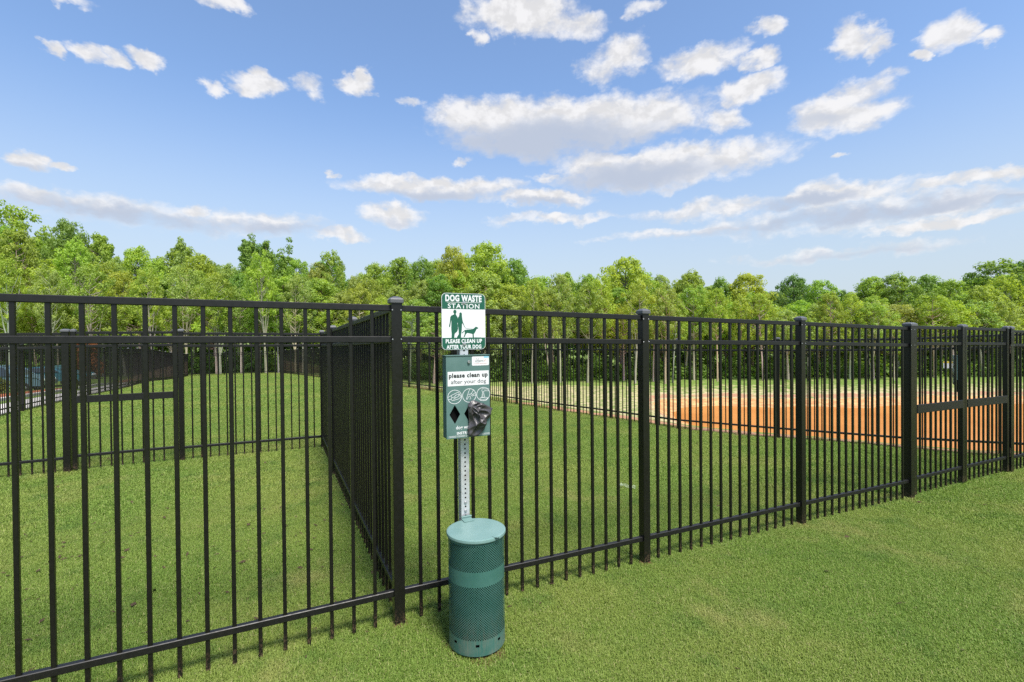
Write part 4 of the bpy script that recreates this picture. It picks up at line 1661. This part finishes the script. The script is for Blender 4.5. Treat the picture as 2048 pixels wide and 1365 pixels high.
# ================================================================== parked cars behind the mulch bed
M_CAR1 = mat_plain("teal_car_paint", (0.05, 0.16, 0.20), 0.22, 0.7, 0.1, 0.04)
M_CAR2 = mat_plain("silver_blue_paint", (0.10, 0.17, 0.21), 0.25, 0.6, 0.0, 0.03)
M_GLASS = mat_plain("car_glass", (0.03, 0.04, 0.045), 0.08, 0.9, 0.0, 0.05)
M_TYRE = mat_plain("tyre_rubber", (0.02, 0.02, 0.02), 0.8, 0.3)
M_RIM = mat_plain("wheel_rim", (0.5, 0.5, 0.52), 0.35, 0.5, 0.7)
M_LAMP = mat_plain("lamp_glass", (0.75, 0.75, 0.72), 0.15, 0.7)


def car(px, Y, rz, paint, label, suv):
    X = (px - 1024) / F_PX * Y
    root = empty("parked_car", (X, Y, gz(X, Y)), label, "car", "cars parked beyond the mulch bed", rz)
    hgt = 1.68 if suv else 1.45
    prof = [(-2.25, .42), (-2.28, .75), (-2.1, .98 if suv else .92), (-1.2 if not suv else -1.9, 1.02), (-.75 if not suv else -1.55, hgt - .05), (.35, hgt), (.62, hgt - .08), (1.25, 1.02), (2.1, .88), (2.28, .68), (2.25, .40)]
    rings = []
    for wy, inset in ((-.86, .06), (-.90, 0), (.90, 0), (.86, .06)):
        rings.append([(x * (1 - inset * .1), wy * (0.80 if z > 1.2 else 1.0), z - (inset * .2 if z > 1 else 0)) for x, z in prof])
    mb = MB()
    n_ = len(prof)
    fs = [(k * n_ + i, k * n_ + (i + 1) % n_, (k + 1) * n_ + (i + 1) % n_, (k + 1) * n_ + i) for k in range(3) for i in range(n_)]
    fs += [tuple(reversed(range(n_))), tuple(range(3 * n_, 4 * n_))]
    mb.add([p for r in rings for p in r], fs)
    body_ = mb.build("body", paint, root)
    w = MB()
    xa, xb = (-1.15, .95) if not suv else (-1.75, .95)
    for sy in (-1, 1):
        w.add([(xa, sy * .905, 1.04), (xb, sy * .905, 1.04), (.42, sy * .75, hgt - .10), (xa + .45, sy * .75, hgt - .12)], [(0, 1, 2, 3)])
    w.add([(1.22, -.72, 1.05), (1.22, .72, 1.05), (.64, .62, hgt - .10), (.64, -.62, hgt - .10)], [(0, 1, 2, 3)])
    w.build("window", M_GLASS, root)
    wm = MB()
    wm.lathe([(.20, -.11), (.31, -.11), (.33, -.08), (.33, .08), (.31, .11), (.20, .11)], 20)
    wme = wm.mesh("tyre", M_TYRE)
    wme.transform(Matrix.Rotation(math.pi / 2, 4, 'X'))
    rm = MB()
    rm.lathe([(.21, -.10), (.19, -.115), (.05, -.10), (.05, .10), (.19, .115), (.21, .10)], 16)
    rme = rm.mesh("rim", M_RIM)
    rme.transform(Matrix.Rotation(math.pi / 2, 4, 'X'))
    for sx in (-1.38, 1.38):
        for sy in (-.80, .80):
            t_ = put("wheel", wme, root, (sx, sy, .33))
            put("rim", rme, t_)
    for sy in (-.62, .62):
        h = MB()
        h.box((2.235, sy, .74), (.09, .36, .13), .02)
        h.build("headlight", M_LAMP, root)
    return root


car(2, 29.0, 0.35, M_CAR2, "grey-blue parked car at the left edge beyond the mulch bed", True)
car(98, 33.0, 0.30, M_CAR1, "teal parked car behind the shrubs at the left", False)

# small notice on a post by the pond, seen between pickets of the double gate
X, Y = (1897 - 1024) / F_PX * 15.0, 15.0
nz = gz(X, Y)
notice = empty("notice_sign", (X, Y, nz), "small white notice with a yellow top seen through the double gate", "sign", rz=-0.7)
zc = EYE + (666 - 730) * 15.0 / F_PX - nz
mbp = MB()
mbp.box((0.06, 0.03, (zc + .1) / 2), (.05, .05, zc + .1), .004)
mbp.build("post", mat_plain("dark_wood", (0.05, 0.035, 0.022), 0.85, 0.2, 0, 0.3), notice)
mbp = MB()
mbp.plate(rounded(.24, .22, .02, 0, zc), 0.004, 0.0)
mbp.build("panel", M_SIGN_W, notice)
mbp = MB()
mbp.plate(half_rounded(.236, zc + .05, zc + .108, .018, True), 0.0, -0.002)
mbp.build("yellow_band", mat_plain("yellow_print", (0.70, 0.52, 0.05), 0.5), notice)

# scrap of clear plastic lying on the lawn behind the fence
sx_, sy_ = (1251 - 1024) / F_PX * 5.45, 5.45
sc = MB()
grid = 10
vs = []
for i in range(grid + 1):
    for j in range(grid + 1):
        a, b = i / grid - .5, j / grid - .5
        vs.append((a * .07 - b * .05, b * .20, .040 + .012 * math.sin(a * 9 + b * 5) + .010 * math.sin(b * 13)))
sc.add(vs, [(i * (grid + 1) + j, (i + 1) * (grid + 1) + j, (i + 1) * (grid + 1) + j + 1, i * (grid + 1) + j + 1) for i in range(grid) for j in range(grid)])
ms, Nn, oo = material("clear_film")
film = Nn.new('ShaderNodeBsdfPrincipled')
film.inputs['Base Color'].default_value = (0.62, 0.70, 0.58, 1)
film.inputs['Roughness'].default_value = 0.3
clear = Nn.new('ShaderNodeBsdfTransparent')
both = Nn.new('ShaderNodeMixShader')
Nn.put(both.inputs[0], Nn.step(Nn.noise(obj_coord(Nn), 30.0, 4), 0.35, 0.7, 0.06, 0.32))
Nn.t.links.new(clear.outputs[0], both.inputs[1])
Nn.t.links.new(film.outputs[0], both.inputs[2])
Nn.t.links.new(both.outputs[0], oo.inputs[0])
scrap = sc.build("plastic_scrap", ms, None, (sx_, sy_, gz(sx_, sy_)), smooth=True)
scrap.rotation_euler = (0, 0, 0.5)
tag(scrap, "crinkled scrap of pale plastic film on the lawn behind the fence", "litter")


# bits of dead leaf and clippings lying on the lawn
lr = np.random.default_rng(9)
n = 420
lx, ly = lr.uniform(-6, 5, n), lr.uniform(2.2, 9, n)
lx[:230] = lr.normal(-2.6, 1.1, 230)
ly[:230] = lr.normal(3.6, .8, 230)
lz = ground_z(lx, ly) + .016 + lr.uniform(0, .012, n)
a_ = lr.uniform(0, 6.283, n)
sz_ = lr.uniform(.008, .030, n)
t1_ = np.stack([np.cos(a_), np.sin(a_), lr.normal(0, .25, n)], -1) * sz_[:, None]
t2_ = np.stack([-np.sin(a_), np.cos(a_), lr.normal(0, .3, n)], -1) * (sz_ * lr.uniform(.2, .6, n))[:, None]
pc = np.stack([lx, ly, lz], -1)
litter = put("leaf_litter", quads_mesh("leaf_litter", np.stack([pc - t1_, pc - t2_, pc + t1_, pc + t2_], 1),
             mat_plain("dead_leaf", (0.060, 0.038, 0.022), 0.8, 0.2, 0, 0.5)))
tag(litter, "brown bits of dead leaf scattered on the lawn", kind='stuff')

# bare soil showing round the bin and at the feet of the front posts
M_SOIL = mat_plain("bare_soil", (0.085, 0.045, 0.026), 0.95, 0.1, 0, 0.5, 60)
bin_c = ST + np.array((0.4355, -0.9002)) * 0.187
so = MB()
SPOTS = [(bin_c[0], bin_c[1], .185)] + [(p[0], p[1], .058) for p in front_posts]
for (cx, cyy_, r0) in SPOTS:
    ring = []
    for k in range(28):
        t = 2 * math.pi * k / 28
        rr = r0 * (1 + .16 * math.sin(3 * t + cx * 9) + .10 * math.sin(7 * t + cx * 5))
        ring.append((cx + rr * math.cos(t), cyy_ + rr * math.sin(t)))
    inn = [(cx + (a - cx) * .55, cyy_ + (b - cyy_) * .55) for a, b in ring]
    vs = [(a, b, gz(a, b) - .004) for a, b in ring] + [(a, b, gz(a, b) + .018 + .006 * random.random()) for a, b in inn] + [(cx, cyy_, gz(cx, cyy_) + .024)]
    so.add(vs, [(k, (k + 1) % 28, 28 + (k + 1) % 28, 28 + k) for k in range(28)] + [(28 + k, 28 + (k + 1) % 28, 56) for k in range(28)])
tag(so.build("bare_soil", M_SOIL), "bare dark soil round the bin and the post feet", kind='structure')


# ================================================================== grass blades (one object, scattered by geometry nodes)
def blade_patch(rng, n, side, h, w):
    p = np.zeros((n, 3))
    rr_, aa_ = side * rng.random(n) ** 0.62, rng.uniform(0, 6.283, n)
    p[:, 0], p[:, 1] = rr_ * np.cos(aa_), rr_ * np.sin(aa_)
    a = rng.uniform(0, 6.283, n)
    lean = rng.uniform(0.15, 1.0, n)
    hh = h * rng.uniform(.55, 1.25, n)
    dirn = np.stack([np.cos(a), np.sin(a), np.zeros(n)], -1)
    sidev = np.stack([-np.sin(a), np.cos(a), np.zeros(n)], -1)
    ww = (w * rng.uniform(.7, 1.3, n))[:, None]
    upv = np.array((0, 0, 1.0))
    m = p + dirn * (hh * lean * .35)[:, None] + upv * (hh * .62)[:, None]
    t = p + dirn * (hh * lean * 1.0)[:, None] + upv * (hh * (1.05 - .45 * lean))[:, None]
    p0 = p - upv * .01
    V1 = np.stack([p0 - sidev * ww / 2, p0 + sidev * ww / 2, m + sidev * ww * .42, m - sidev * ww * .42], 1)
    V2 = np.stack([m - sidev * ww * .42, m + sidev * ww * .42, t + sidev * ww * .06, t - sidev * ww * .06], 1)
    tint = rng.random(n)
    return np.concatenate([V1, V2]), np.concatenate([tint, tint])


def scatter_tree():
    nt_ = bpy.data.node_groups.new("blade_scatter", 'GeometryNodeTree')
    nt_.interface.new_socket("Geometry", in_out='INPUT', socket_type='NodeSocketGeometry')
    nt_.interface.new_socket("Geometry", in_out='OUTPUT', socket_type='NodeSocketGeometry')
    N_ = nt_.nodes
    gi, go = N_.new('NodeGroupInput'), N_.new('NodeGroupOutput')
    sepg = N_.new('GeometryNodeSeparateGeometry')
    sepg.domain = 'POINT'
    na = N_.new('GeometryNodeInputNamedAttribute')
    na.data_type = 'BOOLEAN'
    na.inputs['Name'].default_value = 'seed'
    inst = N_.new('GeometryNodeInstanceOnPoints')
    ra = N_.new('GeometryNodeInputNamedAttribute')
    ra.data_type = 'FLOAT_VECTOR'
    ra.inputs['Name'].default_value = 'turn'
    sa = N_.new('GeometryNodeInputNamedAttribute')
    sa.data_type = 'FLOAT'
    sa.inputs['Name'].default_value = 'grow'
    m2p = N_.new('GeometryNodeMeshToPoints')
    L = nt_.links
    L.new(gi.outputs[0], sepg.inputs['Geometry'])
    L.new(na.outputs['Attribute'], sepg.inputs['Selection'])
    L.new(sepg.outputs['Selection'], m2p.inputs['Mesh'])
    L.new(m2p.outputs[0], inst.inputs['Points'])
    L.new(sepg.outputs['Inverted'], inst.inputs['Instance'])
    L.new(ra.outputs['Attribute'], inst.inputs['Rotation'])
    L.new(sa.outputs['Attribute'], inst.inputs['Scale'])
    L.new(inst.outputs[0], go.inputs[0])
    return nt_


SCATTER = scatter_tree()


def grass_object(name, label, pts, side, n, h, w, seed):
    rng = np.random.default_rng(seed)
    V, tint = blade_patch(rng, n, side, h, w)
    nb_ = len(V)
    k = len(pts)
    me_ = bpy.data.meshes.new(name)
    me_.vertices.add(nb_ * 4 + k)
    me_.vertices.foreach_set('co', np.concatenate([V.reshape(-1, 3), pts]).reshape(-1).astype(np.float32))
    me_.loops.add(nb_ * 4)
    me_.loops.foreach_set('vertex_index', np.arange(nb_ * 4, dtype=np.int32))
    me_.polygons.add(nb_)
    me_.polygons.foreach_set('loop_start', np.arange(0, nb_ * 4, 4, dtype=np.int32))
    a = me_.attributes.new('tint', 'FLOAT', 'POINT')
    a.data.foreach_set('value', np.concatenate([np.repeat(tint, 4), np.zeros(k)]).astype(np.float32))
    s = me_.attributes.new('seed', 'BOOLEAN', 'POINT')
    s.data.foreach_set('value', np.concatenate([np.zeros(nb_ * 4, bool), np.ones(k, bool)]))
    # turn: random spin plus the slope of the ground
    e = 0.15
    gx = (ground_z(pts[:, 0] + e, pts[:, 1]) - ground_z(pts[:, 0] - e, pts[:, 1])) / (2 * e)
    gy = (ground_z(pts[:, 0], pts[:, 1] + e) - ground_z(pts[:, 0], pts[:, 1] - e)) / (2 * e)
    turn = np.zeros((nb_ * 4 + k, 3), np.float32)
    turn[nb_ * 4:, 2] = rng.uniform(0, 6.283, k)
    spin = turn[nb_ * 4:, 2].astype(float)
    turn[nb_ * 4:, 0] = np.arctan(gy)
    turn[nb_ * 4:, 1] = -np.arctan(gx)
    turn[nb_ * 4:, 2] = spin
    # slope has to be applied after the spin: XYZ euler applies X, Y, then Z, so turn the slope back by the spin
    c_, s_ = np.cos(-spin), np.sin(-spin)
    rx, ry = np.arctan(gy), -np.arctan(gx)
    turn[nb_ * 4:, 0] = c_ * rx - s_ * ry
    turn[nb_ * 4:, 1] = s_ * rx + c_ * ry
    t_ = me_.attributes.new('turn', 'FLOAT_VECTOR', 'POINT')
    t_.data.foreach_set('vector', turn.reshape(-1))
    g_ = me_.attributes.new('grow', 'FLOAT', 'POINT')
    gr = np.ones(nb_ * 4 + k, np.float32)
    gr[nb_ * 4:] = rng.uniform(.95, 1.15, k)
    g_.data.foreach_set('value', gr)
    me_.materials.append(M_GRASS)
    me_.update(calc_edges=True)
    o = put(name, me_)
    md = o.modifiers.new("scatter", 'NODES')
    md.node_group = SCATTER
    return tag(o, label, kind='stuff')


def lattice(step, rmin, rmax, xlim, ylim, seed):
    rng = np.random.default_rng(seed)
    gx, gy = np.meshgrid(np.arange(*xlim, step), np.arange(*ylim, step))
    x, y = gx.ravel() + rng.uniform(-.35, .35, gx.size) * step, gy.ravel() + rng.uniform(-.35, .35, gx.size) * step
    r = np.hypot(x, y)
    ang = np.abs(np.arctan2(x, y))
    keep = (r >= rmin) & (r < rmax) & ((ang < 1.02) | (r < 4.0)) & (y > -0.5)
    keep &= (beyond(x, y) < -0.05) & (left_out(x, y) < 0.0)
    x, y = x[keep], y[keep]
    return np.stack([x, y, ground_z(x, y)], -1)


near_pts = lattice(0.22, 0.0, 6.0, (-8, 8), (-0.5, 8), 1)
mid_pts = lattice(0.40, 6.0, 15.0, (-15, 15), (0, 15), 2)
far_pts = lattice(0.80, 15.0, 52.0, (-40, 14), (2, 48), 3)
grass_object("grass", "mown lawn grass in the foreground around the station", near_pts, 0.27, 2500, .025, .0024, 21)
grass_object("grass", "mown lawn grass inside both pens", mid_pts, 0.45, 2400, .028, .0046, 22)
grass_object("grass", "mown lawn grass stretching to the far fences", far_pts, 0.90, 2400, .036, .011, 23)
